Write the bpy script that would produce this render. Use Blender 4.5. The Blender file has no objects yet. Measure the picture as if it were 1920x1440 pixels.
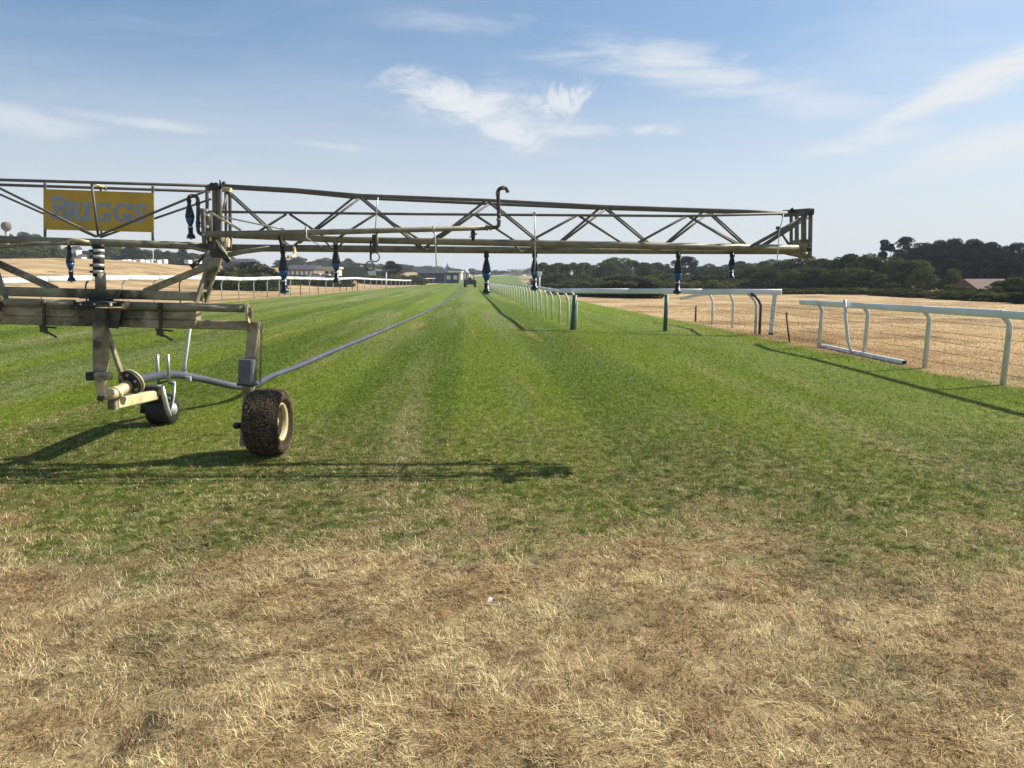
import bpy, math, random
import numpy as np
from mathutils import Vector, Matrix, noise as mnoise
R = math.radians
rnd = random.Random(7)
S = bpy.context.scene
C = S.collection

# ------------------------------------------------------------------ camera, world, sun, exposure
H = 1.6
F = 1442.0
PITCH = math.atan(200.0 / F)
cam_d = bpy.data.cameras.new('camera'); cam = bpy.data.objects.new('camera', cam_d); C.objects.link(cam)
cam_d.sensor_width = 36.0; cam_d.lens = F / 1920 * 36.0
cam_d.clip_start = 0.05; cam_d.clip_end = 6000
cam.location = (0, 0, H); cam.rotation_euler = (R(90) - PITCH, 0, 0)
S.camera = cam
SUN_AZ, SUN_EL = R(68), R(37)
w = bpy.data.worlds.new('World'); S.world = w; w.use_nodes = True
sun_d = bpy.data.lights.new('sun', 'SUN'); sun = bpy.data.objects.new('sun', sun_d); C.objects.link(sun)
sun_d.energy = 5.0; sun_d.angle = R(0.53); sun_d.color = (1.0, 0.93, 0.82)
sdir = Vector((math.sin(SUN_AZ) * math.cos(SUN_EL), math.cos(SUN_AZ) * math.cos(SUN_EL), math.sin(SUN_EL)))
sun.rotation_euler = sdir.to_track_quat('Z', 'Y').to_euler(); sun.location = (40, 20, 40)
S.view_settings.view_transform = 'Standard'; S.view_settings.look = 'None'
S.view_settings.gamma = 1.0; S.view_settings.use_curve_mapping = False
S.view_settings.exposure = 0.62
SKY_STRENGTH = 0.10
S.cycles.volume_bounces = 0
S.cycles.max_bounces = 4; S.cycles.diffuse_bounces = 2; S.cycles.glossy_bounces = 2; S.cycles.transmission_bounces = 2
S.cycles.transparent_max_bounces = 4

# ------------------------------------------------------------------ node helper
class NG:
    def __init__(s, tree): s.t = tree; s.n = tree.nodes; s.l = tree.links
    def node(s, ty, **kw):
        n = s.n.new(ty)
        for k, v in kw.items(): setattr(n, k, v)
        return n
    def put(s, sock, v):
        if isinstance(v, bpy.types.NodeSocket): s.l.new(v, sock)
        elif v is not None:
            if isinstance(v, (tuple, list)) and len(v) == 3 and sock.type == 'RGBA': v = (*v, 1)
            sock.default_value = v
    def m(s, op, a, b=None, c=None, clamp=False):
        n = s.node('ShaderNodeMath', operation=op, use_clamp=clamp)
        s.put(n.inputs[0], a)
        if b is not None: s.put(n.inputs[1], b)
        if c is not None: s.put(n.inputs[2], c)
        return n.outputs[0]
    def vm(s, op, a, b=None):
        n = s.node('ShaderNodeVectorMath', operation=op); s.put(n.inputs[0], a)
        if b is not None: s.put(n.inputs[1], b)
        return n.outputs['Value'] if op in ('DOT_PRODUCT', 'LENGTH') else n.outputs[0]
    def mix(s, f, a, b):
        n = s.node('ShaderNodeMix', data_type='RGBA'); s.put(n.inputs[0], f); s.put(n.inputs[6], a); s.put(n.inputs[7], b)
        return n.outputs[2]
    def mul(s, a, b):
        n = s.node('ShaderNodeMix', data_type='RGBA', blend_type='MULTIPLY'); s.put(n.inputs[0], 1.0); s.put(n.inputs[6], a); s.put(n.inputs[7], b)
        return n.outputs[2]
    def ss(s, x, a, b, lo=0.0, hi=1.0):
        n = s.node('ShaderNodeMapRange', interpolation_type='SMOOTHSTEP')
        s.put(n.inputs[0], x); s.put(n.inputs[1], a); s.put(n.inputs[2], b); s.put(n.inputs[3], lo); s.put(n.inputs[4], hi)
        return n.outputs[0]
    def noise(s, vec, scale, detail=3.0, rough=0.5, dist=0.0, col=False):
        n = s.node('ShaderNodeTexNoise'); s.put(n.inputs['Vector'], vec); s.put(n.inputs['Scale'], scale)
        s.put(n.inputs['Detail'], detail); s.put(n.inputs['Roughness'], rough); s.put(n.inputs['Distortion'], dist)
        return n.outputs['Color'] if col else n.outputs[0]
    def xyz(s, v):
        n = s.node('ShaderNodeSeparateXYZ'); s.put(n.inputs[0], v); return n.outputs
    def cxyz(s, x, y, z):
        n = s.node('ShaderNodeCombineXYZ'); s.put(n.inputs[0], x); s.put(n.inputs[1], y); s.put(n.inputs[2], z); return n.outputs[0]

# ------------------------------------------------------------------ sky with cirrus
def build_world():
    t = w.node_tree; t.nodes.clear(); g = NG(t)
    sky = g.node('ShaderNodeTexSky', sky_type='NISHITA'); sky.sun_disc = False
    sky.sun_elevation = SUN_EL; sky.sun_rotation = SUN_AZ
    sky.air_density = 1.0; sky.dust_density = 1.6; sky.ozone_density = 1.6; sky.altitude = 0
    d = g.vm('NORMALIZE', g.node('ShaderNodeTexCoord').outputs['Generated'])
    x, y, z = g.xyz(d)
    az = g.m('ARCTAN2', x, y); el = g.m('ARCSINE', z)
    zz = g.m('ADD', g.m('MAXIMUM', z, 0.0), 0.12)
    pl = g.cxyz(g.m('DIVIDE', x, zz), g.m('DIVIDE', y, zz), 0.0)     # flat cloud layer
    warp = g.noise(pl, 1.3, 3, 0.5, 0, True)
    plw = g.vm('ADD', pl, g.vm('MULTIPLY', g.vm('SUBTRACT', warp, (0.5, 0.5, 0.5)), (0.9, 0.9, 0.9)))
    def rot(v, ang, sx, sy):
        n = g.node('ShaderNodeMapping'); g.put(n.inputs['Vector'], v); n.inputs['Rotation'].default_value = (0, 0, R(ang)); n.inputs['Scale'].default_value = (sx, sy, 1)
        return n.outputs[0]
    # broad thin veil everywhere
    veil = g.ss(g.noise(rot(plw, 20, 0.35, 1.0), 0.9, 7, 0.58), 0.42, 0.80)
    veil = g.m('MULTIPLY', veil, 0.22)
    wisps = g.ss(g.noise(rot(plw, 35, 0.5, 2.6), 1.4, 8, 0.62), 0.50, 0.80)
    def patch(u, v, ru, rv, rotdeg, lo, hi, sc, amp, stretch=(1, 1), nrot=0):
        # an ellipse of sky direction centred on one cloud
        a0 = math.atan2(u - 960, F); e0 = PITCH * -1 + math.atan((720 - v) / F)
        da = g.m('SUBTRACT', az, a0); de = g.m('SUBTRACT', el, e0)
        c, s_ = math.cos(R(rotdeg)), math.sin(R(rotdeg))
        p = g.m('DIVIDE', g.m('ADD', g.m('MULTIPLY', da, c), g.m('MULTIPLY', de, s_)), ru / F)
        q = g.m('DIVIDE', g.m('SUBTRACT', g.m('MULTIPLY', de, c), g.m('MULTIPLY', da, s_)), rv / F)
        r = g.m('SQRT', g.m('ADD', g.m('MULTIPLY', p, p), g.m('MULTIPLY', q, q)))
        fall = g.ss(r, 1.15, 0.1)
        nn = g.noise(rot(g.cxyz(az, el, 0), nrot, sc * stretch[0], sc * stretch[1]), 1.0, 10, 0.68, 1.3)
        k = g.m('ADD', nn, g.m('MULTIPLY', g.m('SUBTRACT', fall, 0.50), 0.30))
        return g.m('MULTIPLY', g.m('MULTIPLY', g.ss(k, lo, hi), fall), amp)
    ps = [patch(870, 192, 190, 66, -8, 0.45, 0.72, 17, 0.95, (0.7, 1.7), 8),
          patch(955, 248, 150, 50, -24, 0.45, 0.74, 16, 0.85, (0.6, 1.8), -20),
          patch(1050, 190, 110, 52, 12, 0.47, 0.68, 19, 0.85),
          patch(960, 215, 260, 110, -5, 0.42, 0.80, 9, 0.45, (0.6, 1.7)),
          patch(1080, 245, 130, 22, 0, 0.45, 0.70, 20, 0.6, (0.4, 2.0)),
          patch(770, 145, 110, 30, 10, 0.46, 0.74, 20, 0.6, (0.5, 1.6), 5),
          patch(1290, 145, 360, 70, -14, 0.42, 0.78, 11, 0.72, (0.5, 2.2), -14), patch(1120, 110, 260, 50, -8, 0.42, 0.80, 12, 0.5, (0.5, 2.2), -10),
          patch(900, 45, 300, 45, 0, 0.42, 0.82, 8, 0.42, (0.5, 2.2)),
          patch(1800, 205, 300, 55, 20, 0.42, 0.74, 9, 1.0, (0.5, 3.4), 20), patch(1700, 235, 160, 26, 22, 0.42, 0.68, 12, .8, (0.5, 3.0), 22),
          patch(1590, 290, 200, 30, 8, 0.40, 0.74, 10, 0.8, (0.4, 2.4), 10),
          patch(1840, 310, 260, 45, 12, 0.34, 0.68, 9, 0.8, (0.5, 2.0), 12),
          patch(1220, 248, 90, 22, 0, 0.44, 0.7, 22, 0.7, (0.5, 1.6)), patch(1700, 120, 420, 130, 10, 0.42, 0.80, 5, 0.3, (0.4, 2.4), 15),
          patch(1540, 215, 180, 50, -5, 0.42, 0.8, 9, 0.45, (0.6, 1.8)),
          patch(40, 268, 220, 40, -5, 0.38, 0.7, 9, 0.62, (0.5, 1.8)),
          patch(300, 258, 190, 16, -3, 0.36, 0.7, 14, 0.55, (0.4, 2.4)),
          patch(640, 280, 120, 12, -4, 0.40, 0.75, 16, 0.4, (0.4, 2.4))]
    dens = g.m('ADD', veil, g.m('MULTIPLY', wisps, 0.12))
    inv = g.m('SUBTRACT', 1.0, g.m('MINIMUM', dens, 1.0))
    for p in ps: inv = g.m('MULTIPLY', inv, g.m('SUBTRACT', 1.0, g.m('MINIMUM', p, 0.97)))
    low = g.ss(el, 0.30, -0.02, 0.0, 0.90)                               # thicker air low down
    inv = g.m('MULTIPLY', inv, g.m('SUBTRACT', 1.0, low))
    cl = g.m('SUBTRACT', 1.0, inv, clamp=True)
    gm = g.node('ShaderNodeGamma'); g.put(gm.inputs[0], g.mul(sky.outputs[0], (0.36, 0.36, 0.36, 1))); gm.inputs[1].default_value = 0.74
    base = g.mul(g.vm('MULTIPLY', gm.outputs[0], (2.75, 2.75, 2.85)), SKY_TINT)
    bw = g.m('DIVIDE', g.vm('DOT_PRODUCT', base, (0.3, 0.4, 0.3)), 1.0)
    ccol = g.mix(g.ss(el, 0.25, 0.02), (5.5, 5.65, 5.8, 1), (5.15, 5.35, 5.55, 1))
    col = g.mix(cl, base, ccol)
    bg = g.node('ShaderNodeBackground'); g.put(bg.inputs[0], col); bg.inputs[1].default_value = SKY_STRENGTH
    out = g.node('ShaderNodeOutputWorld'); t.links.new(bg.outputs[0], out.inputs[0])
SKY_TINT = (0.70, 0.870, 1.00, 1)
build_world()

# ------------------------------------------------------------------ pixel of the photo -> place in the world
def ray(u, v):
    a, b = u - 960.0, 720.0 - v
    return Vector((a, F * math.cos(PITCH) + b * math.sin(PITCH), -F * math.sin(PITCH) + b * math.cos(PITCH)))
def W(u, v, D):
    d = ray(u, v); return Vector((0, 0, H)) + d * (D / d.y)
def G(u, v, z=0.0):
    d = ray(u, v); return Vector((0, 0, H)) + d * ((z - H) / d.z)
def sst(x): x = max(0.0, min(1.0, x)); return x * x * (3 - 2 * x)
def terrain(x, y):
    z = 4.65 * sst((-23 - x) / 60.0) * sst((y - 30) / 110.0)
    z += 2.6 * sst((y - 200) / 300.0) * sst((x + 90) / 60.0)
    k = sst((-24 - x) / 20.0)
    if k > 0: z += k * 0.55 * mnoise.noise(Vector((x * 0.055, y * 0.03, 0))) * sst((y - 30) / 60.0)
    k = sst((x - 12) / 15.0)
    if k > 0: z += k * 0.12 * mnoise.noise(Vector((x * 0.08, y * 0.08, 4)))
    return z
def on_ground(u, D):
    p = W(u, 520, D); return Vector((p.x, D, terrain(p.x, D)))

# ------------------------------------------------------------------ mesh builder
class MB:
    def __init__(s): s.v = []; s.f = []; s.sm = []
    def quadify(s, rings, closed_ring=True, cap=True, smooth=True, loop=False):
        base = len(s.v); n = len(rings[0])
        for r in rings: s.v.extend([tuple(p) for p in r])
        m = len(rings)
        for i in range(m if loop else m - 1):
            a, b = base + i * n, base + ((i + 1) % m) * n
            for k in range(n):
                k2 = (k + 1) % n
                s.f.append((a + k, a + k2, b + k2, b + k)); s.sm.append(smooth)
        if cap and not loop:
            s.f.append(tuple(base + k for k in range(n))[::-1]); s.sm.append(False)
            s.f.append(tuple(base + (m - 1) * n + k for k in range(n))); s.sm.append(False)
        return s
    def tube(s, pts, r, seg=10, flat=1.0, up=None, cap=True):
        pts = [Vector(p) for p in pts]; rs = r if isinstance(r, (list, tuple)) else [r] * len(pts)
        rings = []; prev = None
        for i, p in enumerate(pts):
            if i == 0: t = pts[1] - pts[0]
            elif i == len(pts) - 1: t = pts[-1] - pts[-2]
            else: t = (pts[i + 1] - p).normalized() + (p - pts[i - 1]).normalized()
            t.normalize()
            if prev is None:
                u = Vector(up) if up else (Vector((0, 0, 1)) if abs(t.z) < 0.9 else Vector((0, 1, 0)))
            else: u = prev
            b = t.cross(u).normalized(); u = b.cross(t).normalized(); prev = u
            rings.append([p + (u * math.cos(2 * math.pi * k / seg) + b * math.sin(2 * math.pi * k / seg) * flat) * rs[i] for k in range(seg)])
        return s.quadify(rings, cap=cap)
    def beam(s, p1, p2, w_, h_, up=(0, 0, 1)):
        p1, p2 = Vector(p1), Vector(p2); t = (p2 - p1).normalized(); u = Vector(up)
        if abs(t.dot(u)) > 0.95: u = Vector((0, 1, 0))
        b = t.cross(u).normalized(); u = b.cross(t).normalized(); c = min(w_, h_) * 0.12
        hw, hh = w_ / 2, h_ / 2
        prof = [(-hw + c, -hh), (hw - c, -hh), (hw, -hh + c), (hw, hh - c), (hw - c, hh), (-hw + c, hh), (-hw, hh - c), (-hw, -hh + c)]
        rings = [[p + b * x + u * y for x, y in prof] for p in (p1, p2)]
        return s.quadify(rings, smooth=False)
    def box(s, c, sx, sy, sz, rz=0.0):
        c = Vector(c); d = Vector((math.cos(rz), math.sin(rz), 0)) * sx / 2
        return s.beam(c - d, c + d, sy, sz)
    def lathe(s, c, prof, axis='Z', seg=16):
        c = Vector(c); rings = []
        for r, h in prof:
            ring = []
            for k in range(seg):
                a = 2 * math.pi * k / seg; x, y = r * math.cos(a), r * math.sin(a)
                ring.append(c + (Vector((x, y, h)) if axis == 'Z' else Vector((h, x, y)) if axis == 'X' else Vector((x, h, y))))
            rings.append(ring)
        return s.quadify(rings)
    def torus(s, c, Rr, r, axis='Y', seg=20, sg=6):
        c = Vector(c); rings = []
        for i in range(seg):
            a = 2 * math.pi * i / seg
            if axis == 'Y': d = Vector((math.cos(a), 0, math.sin(a))); n = Vector((0, 1, 0))
            elif axis == 'X': d = Vector((0, math.cos(a), math.sin(a))); n = Vector((1, 0, 0))
            else: d = Vector((math.cos(a), math.sin(a), 0)); n = Vector((0, 0, 1))
            rings.append([c + d * Rr + (d * math.cos(2 * math.pi * k / sg) + n * math.sin(2 * math.pi * k / sg)) * r for k in range(sg)])
        return s.quadify(rings, loop=True)
    def prism(s, poly, off):
        off = Vector(off); b = len(s.v); n = len(poly)
        s.v.extend([tuple(Vector(p)) for p in poly]); s.v.extend([tuple(Vector(p) + off) for p in poly])
        s.f.append(tuple(range(b, b + n))[::-1]); s.f.append(tuple(range(b + n, b + 2 * n)))
        s.sm += [False, False]
        for k in range(n):
            k2 = (k + 1) % n; s.f.append((b + k, b + k2, b + n + k2, b + n + k)); s.sm.append(False)
        return s
    def mesh(s, name, mat, origin=(0, 0, 0)):
        o = Vector(origin); me = bpy.data.meshes.new(name)
        me.from_pydata([(x - o.x, y - o.y, z - o.z) for x, y, z in s.v], [], s.f)
        me.polygons.foreach_set('use_smooth', s.sm)
        me.materials.append(mat); me.update(); 
        import bmesh
        bm = bmesh.new(); bm.from_mesh(me); bmesh.ops.recalc_face_normals(bm, faces=bm.faces); bm.to_mesh(me); bm.free()
        return me

def wpos(o):
    p = Vector((0, 0, 0))
    while o is not None: p += o.location; o = o.parent
    return p
def thing(name, label, cat, loc=(0, 0, 0), group=None):
    o = bpy.data.objects.new(name, None); C.objects.link(o); o.location = loc; o.empty_display_size = 0.2
    o['label'] = label; o['category'] = cat
    if group: o['group'] = group
    return o
def part(name, mb, mat, parent, label=None, origin=None):
    """a mesh object whose builder coordinates are world coordinates"""
    po = wpos(parent); og = Vector(origin) if origin is not None else po
    o = bpy.data.objects.new(name, mb.mesh(name, mat, og)); C.objects.link(o); o.parent = parent; o.location = og - po
    if label: o['label'] = label
    return o
def single(name, mb, mat, label, cat, loc, group=None):
    o = bpy.data.objects.new(name, mb.mesh(name, mat, loc)); C.objects.link(o); o.location = loc
    o['label'] = label; o['category'] = cat
    if group: o['group'] = group
    return o
def inst(name, me, parent, loc=(0, 0, 0), rz=0, scale=(1, 1, 1)):
    o = bpy.data.objects.new(name, me); C.objects.link(o); o.parent = parent; o.location = loc; o.rotation_euler = (0, 0, rz); o.scale = scale
    return o

# ------------------------------------------------------------------ materials
def mat_new(name):
    m = bpy.data.materials.new(name); m.use_nodes = True; m.node_tree.nodes.clear(); return m, NG(m.node_tree)
def finish(g, bsdf):
    o = g.node('ShaderNodeOutputMaterial'); g.l.new(bsdf, o.inputs[0])
def pbr(name, col, rough=0.6, metal=0.0, col2=None, nscale=6.0, lo=0.4, hi=0.65, bump=0.0, bscale=40.0, col3=None, stretch=(1, 1, 1), spec=0.5, n3=2.0, lo3=0.5, hi3=0.7):
    m, g = mat_new(name)
    b = g.node('ShaderNodeBsdfPrincipled'); pos = g.node('ShaderNodeNewGeometry').outputs['Position']
    p = g.vm('MULTIPLY', pos, stretch); c = (*col, 1)
    if col2: c = g.mix(g.ss(g.noise(p, nscale, 5, 0.6), lo, hi), c, (*col2, 1))
    if col3: c = g.mix(g.ss(g.noise(g.vm('ADD', p, (7.3, 1.1, 3.7)), n3, 6, 0.65), lo3, hi3), c, (*col3, 1))
    if name == 'grimy_galvanised_beam':
        q = g.vm('MULTIPLY', g.vm('SUBTRACT', pos, STAIN), (1.0, 1.0, 2.2)); dd_ = g.vm('LENGTH', q)
        c = g.mix(g.ss(g.m('SUBTRACT', g.m('MULTIPLY', g.noise(pos, 7, 5, .65), 1.25), dd_), 0.05, 0.45, 0, .92), c, (0.018, 0.019, 0.010, 1))
    g.put(b.inputs['Base Color'], c); b.inputs['Roughness'].default_value = rough; b.inputs['Metallic'].default_value = metal
    b.inputs['Specular IOR Level'].default_value = spec
    if bump:
        bn = g.node('ShaderNodeBump'); bn.inputs['Strength'].default_value = bump; bn.inputs['Distance'].default_value = 0.01
        g.put(bn.inputs['Height'], g.noise(pos, bscale, 4, 0.6)); g.l.new(bn.outputs[0], b.inputs['Normal'])
    finish(g, b.outputs[0]); return m

STAIN = tuple(Vector((0, 0, H)) + (lambda a, b: Vector((a, F * math.cos(PITCH) + b * math.sin(PITCH), -F * math.sin(PITCH) + b * math.cos(PITCH))) * (6.85 / (F * math.cos(PITCH) + b * math.sin(PITCH))))(192 - 960, 720 - 580))
M = {}
M['steel'] = pbr('grimy_galvanised_beam', (0.34, 0.30, 0.185), 0.55, 0.0, (0.215, 0.18, 0.092), 6, .40, .60, 0.25, 60, (0.06, 0.062, 0.026), (1, 1, 1.6), n3=4, lo3=.50, hi3=.66)
M['boom'] = pbr('galvanised_boom', (0.15, 0.145, 0.125), 0.6, 0.1, (0.11, 0.10, 0.075), 9, .36, .66, 0.15, 80, (0.12, 0.09, 0.05), n3=6, lo3=.58, hi3=.74)
M['boompipe'] = pbr('galvanised_pipe', (0.245, 0.23, 0.155), 0.55, 0.1, (0.16, 0.148, 0.088), 8, .38, .66, 0.2, 70, (0.13, 0.11, 0.05), n3=5, lo3=.55, hi3=.72)
M['cream'] = pbr('dirty_cream_paint', (0.60, 0.50, 0.29), 0.5, 0, (0.42, 0.34, 0.17), 9, .42, .7, 0.15, 60, (0.22, 0.15, 0.07), n3=14, lo3=.6, hi3=.74)
M['grease'] = pbr('black_grease', (0.010, 0.010, 0.009), 0.42, 0, (0.035, 0.033, 0.02), 12, .45, .7, 0.5, 90)
M['rubber'] = pbr('black_rubber', (0.014, 0.014, 0.014), 0.6, 0, (0.03, 0.03, 0.028), 20, .5, .7, 0.2, 120)
M['blackplastic'] = pbr('black_plastic', (0.012, 0.012, 0.013), 0.35)
M['blueplastic'] = pbr('blue_plastic', (0.015, 0.085, 0.20), 0.35)
M['tealplastic'] = pbr('teal_plastic', (0.03, 0.25, 0.27), 0.35)
M['whiteplastic'] = pbr('white_plastic', (0.62, 0.62, 0.60), 0.4)
M['rail'] = pbr('white_upvc_rail', (0.74, 0.75, 0.74), 0.38, 0, (0.62, 0.63, 0.60), 2.2, .45, .75, 0, 40, (0.42, 0.43, 0.36), (1, 1, 1), n3=7, lo3=.62, hi3=.8)
M['railpost'] = pbr('weathered_rail_post', (0.62, 0.63, 0.60), 0.45, 0, (0.46, 0.47, 0.42), 5, .45, .75, 0, 40, (0.25, 0.27, 0.18), n3=6, lo3=.6, hi3=.8)
M['greenpost'] = pbr('dark_green_post', (0.035, 0.115, 0.095), 0.5, 0, (0.02, 0.06, 0.05), 8, .45, .7)
M['darkpost'] = pbr('dark_post', (0.05, 0.05, 0.05), 0.5)
M['bracket'] = pbr('galvanised_bracket', (0.52, 0.53, 0.50), 0.42, 0.35, (0.36, 0.37, 0.33), 14, .42, .7, .1, 90)
M['greysleeve'] = pbr('grey_sleeve', (0.13, 0.14, 0.155), 0.5, 0.1, (0.08, 0.085, 0.09), 9, .4, .7, .15, 60)
M['hose'] = pbr('grey_hose', (0.050, 0.058, 0.082), 0.6, 0, (0.038, 0.043, 0.058), 3, .4, .7, .1, 60, (0.10, 0.105, 0.115), n3=1.2, lo3=.5, hi3=.7)
M['hosefar'] = M['hose']
M['rust'] = pbr('rusty_brown', (0.13, 0.065, 0.035), 0.8, 0, (0.07, 0.04, 0.025), 20, .4, .7, .3, 80)
M['ochre'] = pbr('ochre_sign_board', (0.56, 0.365, 0.032), 0.5, 0, (0.48, 0.30, 0.03), 3, .4, .7, 0, 40, (0.40, 0.26, 0.06), n3=4, lo3=.62, hi3=.8)
M['letter'] = pbr('blue_grey_lettering', (0.25, 0.35, 0.44), 0.55, 0, (0.21, 0.29, 0.37), 5, .4, .7)
M['wood'] = pbr('grey_wood', (0.16, 0.10, 0.06), 0.85, 0, (0.09, 0.06, 0.04), 20, .4, .7)
M['chain'] = pbr('rusted_chain', (0.06, 0.055, 0.04), 0.6, .3)
M['rim'] = pbr('cream_wheel_rim', (0.48, 0.40, 0.21), 0.4, 0, (0.45, 0.36, 0.18), 8, .45, .7, .1, 50, (0.2, 0.14, 0.07), n3=9, lo3=.6, hi3=.75)
M['white'] = pbr('white_wall', (0.72, 0.71, 0.68), 0.6, 0, (0.62, 0.60, 0.55), 1.0, .4, .7)
M['brick'] = pbr('brown_wall', (0.22, 0.15, 0.11), 0.8, 0, (0.17, 0.12, 0.09), 2.0, .4, .7)
M['slate'] = pbr('dark_roof', (0.055, 0.052, 0.055), 0.7, 0, (0.08, 0.07, 0.07), 2.0, .4, .7)
M['redroof'] = pbr('red_tile_roof', (0.15, 0.070, 0.052), 0.8, 0, (0.10, 0.052, 0.042), 3.0, .4, .7)
M['shed'] = pbr('dark_shed_sheet', (0.022, 0.026, 0.032), 0.6, 0, (0.035, 0.038, 0.045), 1.0, .4, .7)
M['greenshed'] = pbr('green_shed_sheet', (0.035, 0.06, 0.045), 0.6, 0, (0.05, 0.075, 0.055), 1.0, .4, .7)
M['bluebox'] = pbr('blue_container', (0.03, 0.042, 0.065), 0.5)
M['purple'] = pbr('violet_grey_wall', (0.12, 0.11, 0.19), 0.6)
M['cream_wall'] = pbr('cream_wall', (0.55, 0.50, 0.38), 0.7)
M['glass'] = pbr('dark_glass', (0.02, 0.025, 0.03), 0.1, 0, spec=0.8)
M['carwhite'] = pbr('white_car_paint', (0.7, 0.7, 0.7), 0.25)
M['cargrey'] = pbr('grey_violet_car_paint', (0.12, 0.10, 0.17), 0.25)
M['carbody'] = pbr('dark_machine_paint', (0.022, 0.024, 0.03), 0.4, 0, (0.04, 0.04, 0.045), 5, .4, .7)
M['bark'] = pbr('bark', (0.085, 0.065, 0.045), 0.9, 0, (0.05, 0.04, 0.03), 3, .4, .7)
M['tank'] = pbr('mottled_tank', (0.16, 0.12, 0.09), 0.8, 0, (0.09, 0.07, 0.055), 0.9, .4, .7)
M['concrete'] = pbr('pale_concrete', (0.42, 0.39, 0.34), 0.8, 0, (0.34, 0.31, 0.27), 0.6, .4, .7)
M['steeldark'] = pbr('dark_stained_steel', (0.07, 0.064, 0.042), 0.55, 0, (0.03, 0.028, 0.018), 8, .4, .65, .3, 60)

def foliage(name, c1, c2, c3):
    m, g = mat_new(name)
    pos = g.node('ShaderNodeNewGeometry').outputs['Position']
    oi = g.node('ShaderNodeObjectInfo').outputs['Random']
    c = g.mix(g.ss(g.noise(pos, 0.9, 4, 0.6), .38, .62), (*c1, 1), (*c2, 1))
    c = g.mix(g.ss(g.noise(pos, 5.0, 2, 0.5), .52, .70), c, (*c3, 1))
    c = g.mul(c, g.mix(oi, (0.78, 0.82, 0.80, 1), (1.22, 1.15, 1.1, 1)))
    d = g.node('ShaderNodeBsdfDiffuse'); g.put(d.inputs[0], c)
    tr = g.node('ShaderNodeBsdfTranslucent'); g.put(tr.inputs[0], c)
    mx = g.node('ShaderNodeMixShader'); mx.inputs[0].default_value = 0.15
    g.l.new(d.outputs[0], mx.inputs[1]); g.l.new(tr.outputs[0], mx.inputs[2])
    finish(g, mx.outputs[0]); return m
M['leaf'] = foliage('broadleaf_foliage', (0.042, 0.056, 0.016), (0.092, 0.110, 0.030), (0.150, 0.168, 0.052))
M['leaflight'] = foliage('olive_foliage', (0.070, 0.090, 0.030), (0.125, 0.150, 0.050), (0.20, 0.225, 0.085))
M['pine'] = foliage('pine_foliage', (0.014, 0.022, 0.014), (0.026, 0.036, 0.020), (0.040, 0.050, 0.026))
M['gorse'] = foliage('gorse_foliage', (0.044, 0.055, 0.019), (0.098, 0.112, 0.038), (0.165, 0.172, 0.066))
M['gorsedark'] = foliage('dry_gorse_foliage', (0.030, 0.024, 0.015), (0.048, 0.045, 0.022), (0.08, 0.055, 0.030))
M['leafgreen'] = foliage('bright_bush_foliage', (0.055, 0.070, 0.022), (0.105, 0.130, 0.040), (0.165, 0.19, 0.062))

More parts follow.
